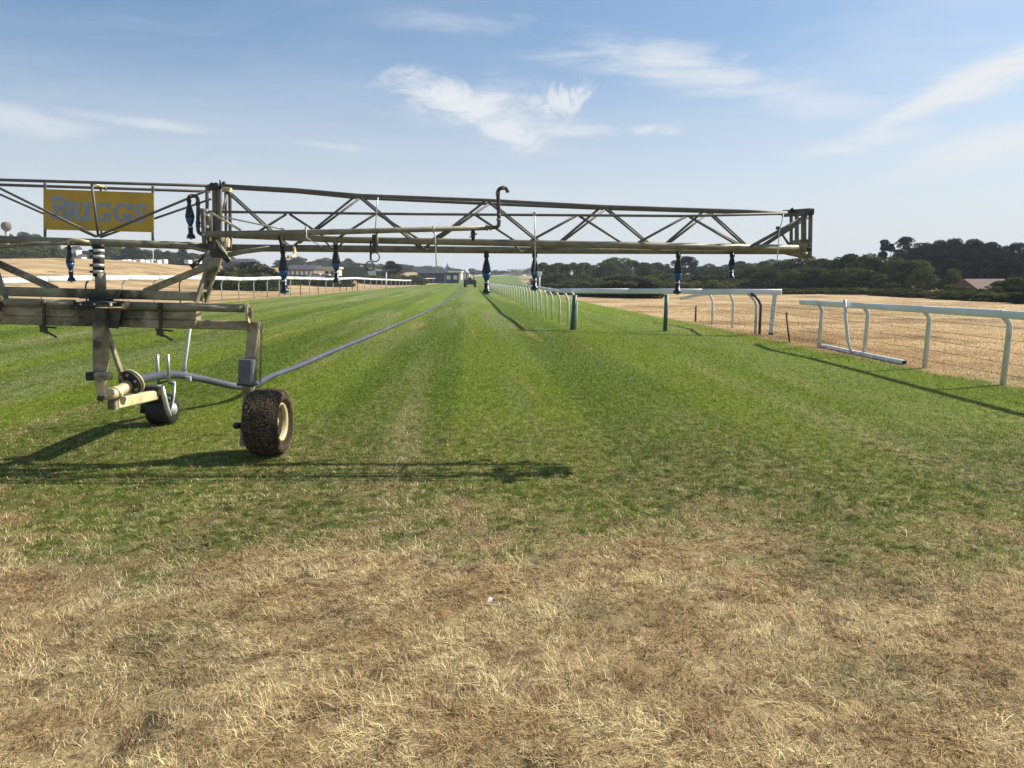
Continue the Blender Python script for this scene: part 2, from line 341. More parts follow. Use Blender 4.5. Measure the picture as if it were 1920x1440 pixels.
# turf colours as a node group shared by the ground and the blades
TRACK = 0.055
def turf_group():
    t = bpy.data.node_groups.new('turf_colours', 'ShaderNodeTree')
    for nm, ty in (('Green', 'NodeSocketFloat'), ('GreenColour', 'NodeSocketColor'), ('DryColour', 'NodeSocketColor'), ('Bare', 'NodeSocketFloat')):
        t.interface.new_socket(nm, in_out='OUTPUT', socket_type=ty)
    g = NG(t)
    pos = g.node('ShaderNodeNewGeometry').outputs['Position']
    x, y, z = g.xyz(pos); p2 = g.cxyz(x, y, 0.0)
    # right edge of the watered turf, x as a function of y
    pix = [(1960, 735), (1880, 722), (1733, 694), (1534, 656), (1440, 635), (1350, 614), (1250, 597), (1160, 579), (1090, 565), (1055, 556), (1010, 545)]
    pts = [(G(u, v).y, G(u, v).x) for u, v in pix]
    pts = [(0.0, pts[0][1])] + pts + [(300.0, pts[-1][1])]
    fc = g.node('ShaderNodeFloatCurve'); cv = fc.mapping.curves[0]
    sq = [(math.sqrt(max(yy, 0) / 300.0), (xx + 20) / 40.0) for yy, xx in pts]
    cv.points[0].location = sq[0]; cv.points[1].location = sq[-1]
    for a in sq[1:-1]: cv.points.new(*a)
    for q in cv.points: q.handle_type = 'VECTOR'
    fc.mapping.update()
    g.put(fc.inputs['Value'], g.m('SQRT', g.m('DIVIDE', g.m('MAXIMUM', y, 0.0), 300.0), clamp=True))
    xe = g.m('SUBTRACT', g.m('MULTIPLY', fc.outputs[0], 40.0), 20.0)
    nE = g.noise(p2, 1.6, 3); nA = g.noise(p2, 0.55, 3, 0.5); nB = g.noise(p2, 2.2, 4, 0.6); nC = g.noise(p2, 9.0, 3, 0.6); nD = g.noise(p2, 0.22, 2)
    right = g.ss(g.m('ADD', g.m('SUBTRACT', xe, x), g.m('MULTIPLY', g.m('SUBTRACT', nE, 0.5), 1.1)), -0.25, 0.30)
    left = g.ss(g.m('ADD', g.m('ADD', x, 18.6), g.m('MULTIPLY', g.m('SUBTRACT', nE, 0.5), 0.9)), -0.3, 0.3)
    yy = g.m('ADD', y, g.m('MULTIPLY', g.m('SUBTRACT', nA, 0.5), 5.4))
    yy = g.m('ADD', yy, g.m('MULTIPLY', g.m('SUBTRACT', nB, 0.5), 3.4))
    yy = g.m('ADD', yy, g.m('MULTIPLY', g.m('SUBTRACT', nC, 0.5), 1.6))
    near = g.ss(yy, 3.5, 5.5)
    near = g.m('MAXIMUM', near, g.m('MULTIPLY', g.ss(g.noise(p2, 1.1, 4, 0.62), 0.53, 0.66, 0.0, 1.0), g.ss(y, 3.1, 4.7, 0.30, 0.95)))
    # an outlying straw tinge inside the first metres of green
    worn = g.ss(g.m('ADD', g.m('MULTIPLY', g.m('SUBTRACT', nB, 0.5), 10.0), y), 12.0, 4.5, 0.0, 0.52)
    s = g.m('ADD', x, g.m('MULTIPLY', y, TRACK))
    streak = g.noise(g.cxyz(s, g.m('MULTIPLY', y, 0.05), 0.0), 1.3, 4, 0.6)
    tracks = g.ss(streak, 0.52, 0.70, 0.0, 0.46)
    green = g.m('MULTIPLY', g.m('MULTIPLY', right, left), near)
    green = g.m('MULTIPLY', green, g.m('SUBTRACT', 1.0, g.m('MULTIPLY', worn, g.ss(nC, 0.35, 0.65))))
    green = g.m('MULTIPLY', green, g.m('SUBTRACT', 1.0, g.m('MULTIPLY', tracks, g.ss(nC, 0.30, 0.62, 0.4, 1.0))))
    # mower stripes
    wv = g.m('SINE', g.m('ADD', g.m('MULTIPLY', s, 2 * math.pi / 3.1), g.m('MULTIPLY', nD, 0.8)))
    st = g.ss(wv, -0.35, 0.35)
    gc = g.mix(st, GREEN_A, GREEN_B)
    gc = g.mix(g.ss(g.noise(g.cxyz(s, g.m('MULTIPLY', y, 0.05), 2.0), 0.8, 4, 0.6), 0.46, 0.62, 0.0, 0.9), gc, GREEN_C)
    grain = g.noise(g.cxyz(g.m('MULTIPLY', x, 3.2), y, 1.0), 5.0, 4, 0.72)
    gc = g.mix(g.ss(grain, 0.54, 0.68, 0, .75), gc, (0.235, 0.265, 0.105, 1))
    lush = g.ss(g.m('ADD', g.m('SUBTRACT', s, 1.0), g.m('MULTIPLY', nA, 4.0)), 1.5, 7.5, 0.0, 0.55)
    gc = g.mix(lush, gc, GREEN_D)
    gc = g.mix(g.ss(g.m('ADD', y, g.m('MULTIPLY', g.m('SUBTRACT', nA, 0.5), 3.0)), 9.5, 5.5, 0.0, 0.5), gc, (0.098, 0.125, 0.036, 1))
    gc = g.mul(gc, g.mix(g.ss(grain, 0.30, 0.62), (0.56, 0.60, 0.56, 1), (1.24, 1.22, 1.20, 1)))
    gc = g.mul(gc, g.mix(nC, (0.72, 0.74, 0.72, 1), (1.28, 1.26, 1.28, 1)))
    big = g.noise(p2, 0.09, 4, 0.6)
    dc = g.mix(g.ss(nB, 0.35, 0.66), DRY_A, DRY_B)
    dc = g.mix(g.ss(g.noise(p2, 5.0, 4, 0.6), 0.50, 0.70), dc, DRY_C)
    dc = g.mix(g.ss(g.noise(p2, 0.8, 4, 0.6), 0.50, 0.68, 0.0, 0.7), dc, (0.270, 0.235, 0.125, 1))
    field = g.ss(y, 9.0, 16.0)
    fcol = g.mix(g.ss(g.noise(g.cxyz(x, g.m('MULTIPLY', y, 1.6), 0.0), 0.11, 8, 0.66), 0.42, 0.58), FIELD_A, FIELD_B)
    fcol = g.mix(g.ss(g.noise(g.cxyz(x, g.m('MULTIPLY', y, 1.0), 5.0), 0.30, 7, 0.7), 0.50, 0.64), fcol, FIELD_C)
    dc = g.mix(field, dc, fcol)
    dc = g.mul(dc, g.mix(nC, (0.66, 0.66, 0.66, 1), (1.30, 1.30, 1.30, 1)))
    bare = g.m('MULTIPLY', g.ss(g.noise(p2, 3.3, 4, 0.65), 0.56, 0.66), g.ss(y, 14.0, 6.0))
    go = g.node('NodeGroupOutput')
    g.l.new(green, go.inputs[0]); g.l.new(gc, go.inputs[1]); g.l.new(dc, go.inputs[2]); g.l.new(bare, go.inputs[3])
    return t
GREEN_A = (0.108, 0.168, 0.011, 1); GREEN_B = (0.158, 0.226, 0.014, 1); GREEN_C = (0.200, 0.240, 0.075, 1); GREEN_D = (0.175, 0.265, 0.006, 1)
DRY_A = (0.415, 0.305, 0.158, 1); DRY_B = (0.560, 0.450, 0.255, 1); DRY_C = (0.310, 0.212, 0.112, 1)
FIELD_A = (0.43, 0.285, 0.135, 1); FIELD_B = (0.64, 0.47, 0.25, 1); FIELD_C = (0.28, 0.185, 0.085, 1)
TG = turf_group()
def ground_mat():
    m, g = mat_new('turf_ground'); n = g.node('ShaderNodeGroup'); n.node_tree = TG
    c = g.mix(n.outputs[0], n.outputs[2], n.outputs[1])
    pos = g.node('ShaderNodeNewGeometry').outputs['Position']; x, y, z = g.xyz(pos)
    fine = g.noise(pos, 60.0, 4, 0.7)
    c = g.mix(g.m('MULTIPLY', n.outputs[3], 0.8), c, (0.050, 0.036, 0.024, 1))
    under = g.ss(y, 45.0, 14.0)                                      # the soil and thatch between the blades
    c = g.mul(c, g.mix(under, (0.80, 0.80, 0.80, 1), (0.66, 0.62, 0.56, 1)))  # far ground dimmed too: blade self-shadow painted in where blades thin out
    c = g.mul(c, g.mix(fine, (0.6, 0.6, 0.6, 1), (1.4, 1.4, 1.4, 1)))
    b = g.node('ShaderNodeBsdfPrincipled'); g.put(b.inputs['Base Color'], c); b.inputs['Roughness'].default_value = 0.9; b.inputs['Specular IOR Level'].default_value = 0.15
    bn = g.node('ShaderNodeBump'); bn.inputs['Strength'].default_value = 0.8; bn.inputs['Distance'].default_value = 0.03
    g.put(bn.inputs['Height'], g.m('ADD', g.noise(pos, 14.0, 5, 0.7), g.m('MULTIPLY', g.noise(pos, 1.6, 3), 1.5))); g.l.new(bn.outputs[0], b.inputs['Normal'])
    finish(g, b.outputs[0]); return m
def blade_mat():
    m, g = mat_new('grass_blades'); n = g.node('ShaderNodeGroup'); n.node_tree = TG
    at = g.node('ShaderNodeAttribute'); at.attribute_name = 'tint'; ti = at.outputs['Fac']
    mk = g.ss(g.m('ADD', n.outputs[0], g.m('MULTIPLY', g.m('SUBTRACT', ti, 0.5), 0.7)), 0.36, 0.66)
    at2 = g.node('ShaderNodeAttribute'); at2.attribute_name = 'shade'; sh = at2.outputs['Fac']
    dry = g.mul(n.outputs[2], g.mix(sh, (0.34, 0.30, 0.27, 1), (2.15, 2.25, 2.30, 1)))
    gr = g.mul(n.outputs[1], g.mix(sh, (0.62, 0.66, 0.66, 1), (1.85, 1.70, 2.1, 1)))
    c = g.mix(mk, dry, gr)
    d = g.node('ShaderNodeBsdfDiffuse'); g.put(d.inputs[0], c)
    tr = g.node('ShaderNodeBsdfTranslucent'); g.put(tr.inputs[0], c)
    mx = g.node('ShaderNodeMixShader'); mx.inputs[0].default_value = 0.30
    g.l.new(d.outputs[0], mx.inputs[1]); g.l.new(tr.outputs[0], mx.inputs[2])
    finish(g, mx.outputs[0]); return m
M['ground'] = ground_mat(); M['blade'] = blade_mat()

# ------------------------------------------------------------------ ground sheet
def build_ground():
    def axis(lo, hi, n, k):
        t = np.linspace(-1, 1, n); a = np.sinh(t * k) / np.sinh(k)
        return np.where(a < 0, a * -lo, a * hi)
    xs = axis(-1600, 1600, 181, 5.2); ys = np.concatenate([np.linspace(-30, 20, 26), 20 + np.sinh(np.linspace(0, 1, 120)[1:] * 4.5) / np.sinh(4.5) * 2980])
    X, Y = np.meshgrid(xs, ys); nx, ny = len(xs), len(ys)
    v = [(float(X[j, i]), float(Y[j, i]), terrain(float(X[j, i]), float(Y[j, i]))) for j in range(ny) for i in range(nx)]
    f = [(j * nx + i, j * nx + i + 1, (j + 1) * nx + i + 1, (j + 1) * nx + i) for j in range(ny - 1) for i in range(nx - 1)]
    me = bpy.data.meshes.new('ground'); me.from_pydata(v, [], f); me.materials.append(M['ground'])
    me.polygons.foreach_set('use_smooth', [True] * len(f))
    o = bpy.data.objects.new('ground', me); C.objects.link(o); o['kind'] = 'structure'
build_ground()

# ------------------------------------------------------------------ grass blades (real geometry near the camera)
def build_grass():
    rg = np.random.default_rng(11)
    def zone(y0, y1, dens, hmin, hmax, wd, lean, segs):
        hw = 0.70; area = hw * (y1 * y1 - y0 * y0) + 3.4 * (y1 - y0)
        n = int(area * dens)
        y = np.sqrt(rg.random(n) * (y1 * y1 - y0 * y0) + y0 * y0); x = (rg.random(n) * 2 - 1) * (hw * y + 1.7)
        return x, y, hmin, hmax, wd, lean, segs
    allv, allf3, tint, shade = [], [], [], []
    base = 0
    specs = [(1.8, 4.8, 15000, 0.010, 0.030, 0.0025, 1.3, 2, 0, 3.4), (3.4, 8.5, 7000, 0.012, 0.032, 0.0036, 1.2, 2, 4.8, 5.5), (5.5, 14.0, 2400, 0.016, 0.038, 0.0064, .8, 1, 8.5, 10.0), (10.0, 26.0, 480, 0.02, 0.042, 0.012, .6, 1, 14.0, 20.0), (20.0, 52.0, 100, 0.02, 0.045, 0.020, .6, 1, 26.0, 30.0)]
    for y0, y1, dens, hmin, hmax, wd, lean, segs, full, fade in specs:
        x, y, *_ = zone(y0, y1, dens, hmin, hmax, wd, lean, segs); n = len(x)
        keep = rg.random(n) < np.clip((y1 - y) / (y1 - fade), 0, 1) * (np.clip((y - y0) / max(full - y0, .01), 0, 1) if full else 1.0); x = x[keep]; y = y[keep]; n = len(x)
        # clumping: random offsets towards tuft centres
        wx_ = x + .05 * np.sin(y * 17.3 + x * 5.1) + .04 * np.sin(y * 41 - x * 29); wy_ = y + .05 * np.sin(x * 19.1 - y * 7) + .04 * np.sin(x * 37 + y * 31)
        cx = np.round(wx_ / 0.11) * 0.11; cy = np.round(wy_ / 0.11) * 0.11
        hsh = np.abs(np.sin(cx * 127.1 + cy * 311.7) * 43758.5453) % 1.0
        hsh2 = np.abs(np.sin(cx * 269.5 + cy * 183.3) * 43758.5453) % 1.0
        cxj = cx + (hsh - .5) * .14; cyj = cy + (hsh2 - .5) * .14
        pull = (rg.random(n) ** 1.5) * (0.5 if y0 < 5 else 0.0)
        x = x + (cxj - x) * pull; y = y + (cyj - y) * pull
        # dry foreground blades are longer and lie over; green turf is mown short
        dry = np.clip((6.2 - y) / 1.6, 0, 1)
        h = (hmin + (hmax - hmin) * rg.random(n) ** 1.6) * (0.65 + 0.7 * hsh) * (1 + 0.35 * dry)
        patchy = np.sin(x * 5.3 + 2 * np.sin(y * 3.1)) * np.sin(y * 4.7 + 1.5 * np.sin(x * 2.3)) > 0.15
        long = rg.random(n) < 0.075 * dry * patchy * (hsh2 > .5); h = np.where(long, h * 1.5 + .028, h)
        a = 2.4 + 1.5 * np.sin(x * 2.1 + y) + 1.3 * np.sin(y * 3.7 - x * 1.3) + rg.normal(0, 1.1, n) + (hsh2 - .5) * 3; ln = h * lean * (0.3 + rg.random(n) * (1.0 + 0.9 * dry))
        hole = (np.abs(np.sin(cx * 91.7 + cy * 57.3) * 24634.6345) % 1.0 > .94) & (dry > 0) & (rg.random(n) < .85); h = np.where(hole, .002, h); ln = np.where(hole, .002, ln)
        lx, ly = np.cos(a) * ln, np.sin(a) * ln
        wa = a + np.pi / 2 + (rg.random(n) - .5) * 1.6
        ww = wd * (0.6 + 0.8 * rg.random(n)); wx, wy = np.cos(wa) * ww / 2, np.sin(wa) * ww / 2
        hz = h * np.clip(1.05 - 0.35 * (ln / np.maximum(h, 1e-4)), 0.25, 1.0)
        z0 = np.full(n, -0.003)
        tn = rg.random(n); shd = np.clip(rg.normal(0.38, 0.40, n) + (hsh - .5) * .30, 0, 1); shd = np.where(long, np.clip(shd + .35, 0, 1.1), shd)
        if segs == 2:
            P = [np.stack([x - wx, y - wy, z0], 1), np.stack([x + wx, y + wy, z0], 1),
                 np.stack([x + lx * .4 - wx * .8, y + ly * .4 - wy * .8, hz * .68], 1), np.stack([x + lx * .4 + wx * .8, y + ly * .4 + wy * .8, hz * .68], 1),
                 np.stack([x + lx, y + ly, hz], 1)]
            tris = [(0, 1, 3), (0, 3, 2), (2, 3, 4)]
        else:
            P = [np.stack([x - wx, y - wy, z0], 1), np.stack([x + wx, y + wy, z0], 1), np.stack([x + lx, y + ly, hz], 1)]
            tris = [(0, 1, 2)]
        k = len(P); V = np.stack(P, 1).reshape(-1, 3)
        idx = (np.arange(n) * k)[:, None, None] + np.array(tris)[None] + base
        allv.append(V); allf3.append(idx.reshape(-1, 3)); tint.append(np.repeat(tn, k)); shade.append(np.repeat(shd, k)); base += len(V)
    V = np.concatenate(allv); T = np.concatenate(allf3)
    me = bpy.data.meshes.new('grass'); me.vertices.add(len(V)); me.vertices.foreach_set('co', V.astype(np.float32).ravel())
    me.loops.add(T.size); me.loops.foreach_set('vertex_index', T.astype(np.int32).ravel())
    me.polygons.add(len(T)); me.polygons.foreach_set('loop_start', (np.arange(len(T)) * 3).astype(np.int32)); me.polygons.foreach_set('loop_total', np.full(len(T), 3, np.int32))
    me.update(calc_edges=True)
    for nm, arr in (('tint', tint), ('shade', shade)):
        at = me.attributes.new(nm, 'FLOAT', 'POINT'); at.data.foreach_set('value', np.concatenate(arr).astype(np.float32))
    me.materials.append(M['blade'])
    o = bpy.data.objects.new('grass', me); C.objects.link(o); o['kind'] = 'stuff'
    o['label'] = 'short turf, straw dry in the foreground and green beyond it'; o['category'] = 'grass'
    print('grass tris', len(T))
build_grass()

# ------------------------------------------------------------------ haze
def build_haze():
    mb = MB(); mb.prism([(-1700, -60, -1.2), (1700, -60, -1.2), (1700, 3060, -1.2), (-1700, 3060, -1.2)], (0, 0, 31.2))
    m = bpy.data.materials.new('haze'); m.use_nodes = True; t = m.node_tree; t.nodes.clear(); g = NG(t)
    v = g.node('ShaderNodeVolumePrincipled'); v.inputs['Color'].default_value = (0.80, 0.88, 1.0, 1); v.inputs['Density'].default_value = HAZE; v.inputs['Anisotropy'].default_value = 0.0
    o_ = g.node('ShaderNodeOutputMaterial'); t.links.new(v.outputs[0], o_.inputs['Volume'])
    o = bpy.data.objects.new('haze', mb.mesh('haze', m)); C.objects.link(o); o['kind'] = 'stuff'
    o['label'] = 'thin summer haze over the racecourse'
HAZE = 0.00036
build_haze()

# ------------------------------------------------------------------ trees and bushes
def crown_mesh(name, kind, n, seed, mat):
    rg = np.random.default_rng(seed); lobes = []
    if kind == 'broad':
        for i in range(26):
            a = rg.random() * 6.283; r = 0.42 * math.sqrt(rg.random()); zz = 0.20 + rg.random() * 0.62
            r *= math.sqrt(max(0.05, 1 - ((zz - .48) / .52) ** 2)); lobes.append((r * math.cos(a), r * math.sin(a), zz, 0.07 + rg.random() * 0.12))
        size = 0.028; ba = 0.25
    elif kind == 'pine':
        for i in range(52):
            a = rg.random() * 6.283; zz = 0.12 + rg.random() * 0.80; r = 0.31 * math.sqrt(rg.random()) * (1.0 - 0.62 * max(0, (zz - .50)) / .45)
            lobes.append((r * math.cos(a), r * math.sin(a), zz, 0.05 + rg.random() * 0.075))
        size = 0.024; ba = 0.2
    elif kind == 'spiky':
        for i in range(22):
            a = rg.random() * 6.283; zz = 0.30 + rg.random() * 0.66; r = (0.08 + 0.34 * rg.random()) * (1.15 - zz)
            lobes.append((r * math.cos(a), r * math.sin(a), zz, 0.035 + rg.random() * 0.06))
        size = 0.030; ba = 0.3
    elif kind == 'low':
        for i in range(44):
            a = rg.random() * 6.283; r = 0.46 * math.sqrt(rg.random()); zz = (0.10 + rg.random() * 0.62) * math.sqrt(max(0.08, 1 - (r / .52) ** 2))
            lobes.append((r * math.cos(a), r * math.sin(a), zz, 0.10 + rg.random() * 0.12))
        size = 0.036; ba = 0.1
    L = np.array(lobes); wts = L[:, 3] ** 2; wts /= wts.sum()
    k = rg.choice(len(L), n, p=wts); d = rg.normal(size=(n, 3)); d[:, 2] += ba; d /= np.linalg.norm(d, axis=1)[:, None]
    rr = L[k, 3] * (0.72 + 0.42 * rg.random(n) ** 0.7)
    sq = np.array([1, 1, 0.8 if kind != 'pine' else 0.62]); Pp = L[k, :3] + d * rr[:, None] * sq
    Pp[:, 2] = np.maximum(Pp[:, 2], 0.01)
    nrm = d + rg.normal(size=(n, 3)) * 0.5; nrm /= np.linalg.norm(nrm, axis=1)[:, None]
    t1 = np.cross(nrm, rg.normal(size=(n, 3))); t1 /= np.linalg.norm(t1, axis=1)[:, None]; t2 = np.cross(nrm, t1)
    s = size * (0.45 + 0.9 * rg.random(n))[:, None]; asp = (0.45 if kind != 'pine' else 0.28)
    V = np.stack([Pp - t1 * s, Pp - t2 * s * asp, Pp + t1 * s, Pp + t2 * s * asp], 1).reshape(-1, 3)
    idx = np.arange(n * 4).reshape(-1, 4)
    me = bpy.data.meshes.new(name); me.vertices.add(len(V)); me.vertices.foreach_set('co', V.astype(np.float32).ravel())
    me.loops.add(idx.size); me.loops.foreach_set('vertex_index', idx.astype(np.int32).ravel())
    me.polygons.add(n); me.polygons.foreach_set('loop_start', (np.arange(n) * 4).astype(np.int32)); me.polygons.foreach_set('loop_total', np.full(n, 4, np.int32))
    me.update(calc_edges=True); me.materials.append(mat); return me, L
def trunk_mesh(L, kind, seed):
    r_ = random.Random(seed); mb = MB()
    top = 0.72 if kind != 'low' else 0.4
    mb.tube([(0, 0, -0.02), (0.01, 0.0, 0.15), (-0.01, 0.012, top * .6), (0.01, 0, top)], [0.030, 0.022, 0.016, 0.006], 7)
    for i in range(7):
        l = L[r_.randrange(len(L))]; z0 = min(top * .8, max(.06, l[2] * 0.55))
        mb.tube([(0, 0, z0), (l[0] * .5, l[1] * .5, (z0 + l[2]) * .5), (l[0], l[1], l[2])], [0.012, 0.008, 0.003], 5)
    return mb.mesh('trunk', M['bark'])
KINDS = {}
for nm, kd, n, mats in (('broad', 'broad', 9000, ('leaf',)), ('olive', 'broad', 9000, ('leaflight',)), ('bright', 'broad', 8000, ('leafgreen',)), ('pine', 'pine', 11000, ('pine',)),
                        ('gorse', 'low', 8000, ('gorse',)), ('spiky', 'spiky', 2600, ('pine',)), ('dead', 'low', 8000, ('gorsedark',)), ('darklow', 'low', 8000, ('pine',)), ('leaflow', 'low', 8000, ('leafgreen',))):
    KINDS[nm] = []
    for i in range(3 if nm in ('broad', 'gorse', 'pine') else 2):
        cm, L = crown_mesh('crown', kd, n, 100 + i + sum(map(ord, nm)), M[mats[0]])
        KINDS[nm].append((cm, trunk_mesh(L, kd, i)))
MARKS = [(-10, 'out past the left end of the boom'), (60, 'by the ball shaped water tower'), (110, 'left of the sprinkler under the sign'), (160, 'right behind the sprinkler under the sign'), (190, 'by the banded coupling'), (235, 'a little right of the banded coupling'), (280, 'above the left caravans'), (320, 'above the right caravans'),
         (355, 'below the upright sprinkler by the sign'), (390, 'just left of the boom hinge'), (440, 'close under the boom hinge'), (480, 'a little right of the boom hinge'), (520, 'just left of the first sprinkler of the arm'), (580, 'just right of the first sprinkler of the arm'), (625, 'left of the second sprinkler of the arm'), (680, 'below the two hanging rings'),
         (740, 'at the lone dark tree'), (800, 'above the left half of the black shed'), (850, 'above the dark blue container'), (900, 'above the utility tractor'), (950, 'right of the sprinkler over the track'), (1005, 'left of the sprinkler with the long rod'), (1050, 'right of the sprinkler with the long rod'), (1085, 'above the near end of the inner rail'),
         (1120, 'left of the scorched gorse'), (1160, 'above the scorched gorse'), (1210, 'at the right end of the scorched gorse'), (1255, 'above the second green post'), (1290, 'behind the sprinkler hanging over the cross rail'), (1330, 'right of the sprinkler hanging over the cross rail'), (1370, 'left of the rightmost sprinkler'), (1410, 'right of the rightmost sprinkler'), (1465, 'above the right end of the cross rail'),
         (1500, 'below the boom tip'), (1540, 'just right of the boom tip'), (1580, 'above the left end of the nearest rail'), (1625, 'left of the small spiky pine'), (1665, 'below the small spiky pine'), (1700, 'right of the small spiky pine'), (1745, 'at the left end of the pine clump'), (1785, 'left of the red roof'), (1830, 'straight over the red roof'), (1875, 'at the right end of the red roof'), (1925, 'at the right edge of the photo'), (9999, 'beyond the right edge of the photo')]
def tree(u, vtop, D, wpx, kind, label, group, name='tree', cat='tree', zscale=1.0):
    if group: label = ' '.join((label + ' ' + next(m for a, m in MARKS if u < a)).split()[:16])
    b = on_ground(u, D); top = W(u, vtop, D).z; h = max(0.6, (top - b.z)) * 1.04; wd = wpx / F * D
    cm, tm = KINDS[kind][rnd.randrange(len(KINDS[kind]))]
    t = thing(name, label, cat, b - Vector((0, 0, 0.05)), group)
    t.rotation_euler = (0, 0, rnd.random() * 6.28)
    k = {'pine': 0.72}.get(kind, 1.0); sw = wd / k
    t.scale = (sw, sw, h)
    inst('crown', cm, t); inst('trunk', tm, t)
    return t

g1 = 'hazy trees of the left tree line'
l1 = 'hazy dark tree beyond the left field'
for (u, v, wd) in [(-60, 440, 50), (-25, 436, 48), (12, 442, 46), (42, 434, 44), (66, 438, 40), (92, 452, 44), (118, 460, 44), (-40, 460, 60), (30, 462, 60), (100, 470, 50), (150, 466, 40), (172, 464, 40), (205, 452, 46), (226, 464, 40), (250, 462, 42), (272, 467, 36), (296, 467, 34), (322, 472, 30), (345, 468, 30), (368, 473, 34), (392, 474, 36), (418, 476, 40), (10, 470, 60), (60, 474, 60), (190, 476, 40), (240, 478, 40), (330, 482, 40), (380, 482, 40)]:
    tree(u, v, rnd.uniform(255, 300), wd * 1.25, 'broad', l1 if v < 470 else 'low hazy tree at the left field edge', g1)
for (u, v, wd, D) in [(-30, 452, 60, 165), (-5, 462, 56, 160), (22, 458, 60, 165), (48, 466, 50, 158), (75, 464, 50, 170), (104, 462, 50, 178), (10, 474, 50, 152), (36, 476, 44, 150)]:
    tree(u, v, D, wd * 1.2, 'gorse' if v > 470 else 'broad', 'dark near tree at the far left', 'dark nearer trees at the far left')
for (u, v, wd) in [(205, 461, 40), (228, 470, 36), (248, 463, 44), (272, 469, 36), (296, 470, 30), (321, 469, 32), (346, 466, 28), (360, 474, 34), (190, 472, 30)]:
    tree(u, v, rnd.uniform(225, 245), wd * 1.1, 'pine' if u in (346, 248) else 'broad', 'dark rounded tree over the caravans', 'dark rounded trees over the caravans')
g2 = 'dark bushes behind the left rail by the hinge'
for (u, v, D, wd, k) in [(408, 500, 90, 40, 'darklow'), (435, 490, 95, 50, 'gorse'), (462, 484, 97, 60, 'darklow'), (488, 486, 96, 55, 'gorse'), (508, 494, 94, 44, 'darklow'), (450, 500, 88, 60, 'gorse'), (490, 504, 88, 50, 'gorse')]:
    tree(u, v, D, wd * 1.25, k, 'dark rounded bush behind the left rail', g2, 'bush', 'bush')
g3 = 'grey green trees of the central far line'
for (u, v, wd) in [(540, 484, 36), (562, 481, 30), (590, 488, 34), (612, 483, 40), (655, 484, 24), (640, 490, 40), (672, 491, 40), (700, 493, 40), (530, 490, 30), (722, 497, 40), (755, 495, 44)]:
    tree(u, v, rnd.uniform(330, 380), wd * 1.3, 'broad', 'grey green tree behind the low sheds', g3)
g4 = 'blue grey trees on the horizon at the end of the track'
for (u, v, wd) in [(735, 499, 40), (770, 497, 40), (800, 498, 40), (828, 499, 36), (850, 503, 34), (886, 503, 24), (905, 506, 26), (928, 506, 22), (945, 507, 22), (970, 506, 24), (993, 504, 30), (865, 507, 30), (1010, 498, 30)]:
    tree(u, v, rnd.uniform(560, 640), wd * 1.3, 'broad', 'tiny blue grey horizon tree', g4)
tree(736, 489, 172, 46, 'pine', 'dark dense tree standing alone behind the left rail', None)
for u, wd in ((712, 46), (742, 54), (772, 46), (690, 36)):
    tree(u, 511, 162 + rnd.random() * 6, wd * 1.2, 'gorse', 'low scrub behind the left rail', 'scrub round the lone dark tree', 'bush', 'bush')
for u in (560, 590, 618, 640, 535):
    tree(u, 513, 118 + rnd.random() * 10, 44, 'gorse', 'flat hummock of scrub behind the rail', 'scrub hummocks behind the left rail', 'bush', 'bush')
# centre right
g5 = 'grey green trees behind the cross rail'
for (u, v, wd, k) in [(1028, 490, 40, 'broad'), (1050, 492, 44, 'broad'), (1088, 489, 34, 'olive'), (1110, 497, 50, 'broad'), (1136, 486, 40, 'broad'), (1165, 481, 60, 'olive'), (1196, 486, 50, 'broad'), (1218, 494, 36, 'broad'), (1240, 491, 34, 'broad'), (1262, 497, 40, 'broad'), (1285, 480, 46, 'pine'), (1310, 499, 34, 'broad'), (1332, 494, 42, 'broad'), (1362, 496, 44, 'broad'), (1390, 487, 50, 'broad'), (1420, 488, 54, 'broad'), (1450, 486, 56, 'broad')]:
    tree(u, v, rnd.uniform(150, 175), wd * 1.4, k, 'grey green tree of the middle wood', g5)
g6 = 'dark scrub below the wood on the right'
for i in range(34):
    u = 1030 + i * 16.5 + rnd.uniform(-6, 6)
    tree(u, rnd.uniform(505, 517) + (0 if u < 1300 else -3), rnd.uniform(115, 140), rnd.uniform(50, 76), rnd.choice(['gorse', 'gorse', 'leaflow', 'darklow']), 'dark scrub bush before the wood', g6, 'bush', 'bush')
for i in range(22):
    u = 1060 + i * 25 + rnd.uniform(-8, 8)
    tree(u, rnd.uniform(518, 526), rnd.uniform(92, 108), rnd.uniform(60, 80), 'gorse', 'lowest scrub at the wood edge', 'low scrub along the near edge of the wood', 'bush', 'bush')
for (u, v, D, wd) in [(1110, 536, 66, 60), (1140, 527, 64, 66), (1160, 522, 62, 60), (1188, 524, 61, 56), (1212, 523, 60, 56), (1060, 534, 72, 60)]:
    tree(u, v, D, wd * 1.15, 'dead', 'brown scorched gorse bush', 'scorched gorse behind the cross rail', 'bush', 'bush')
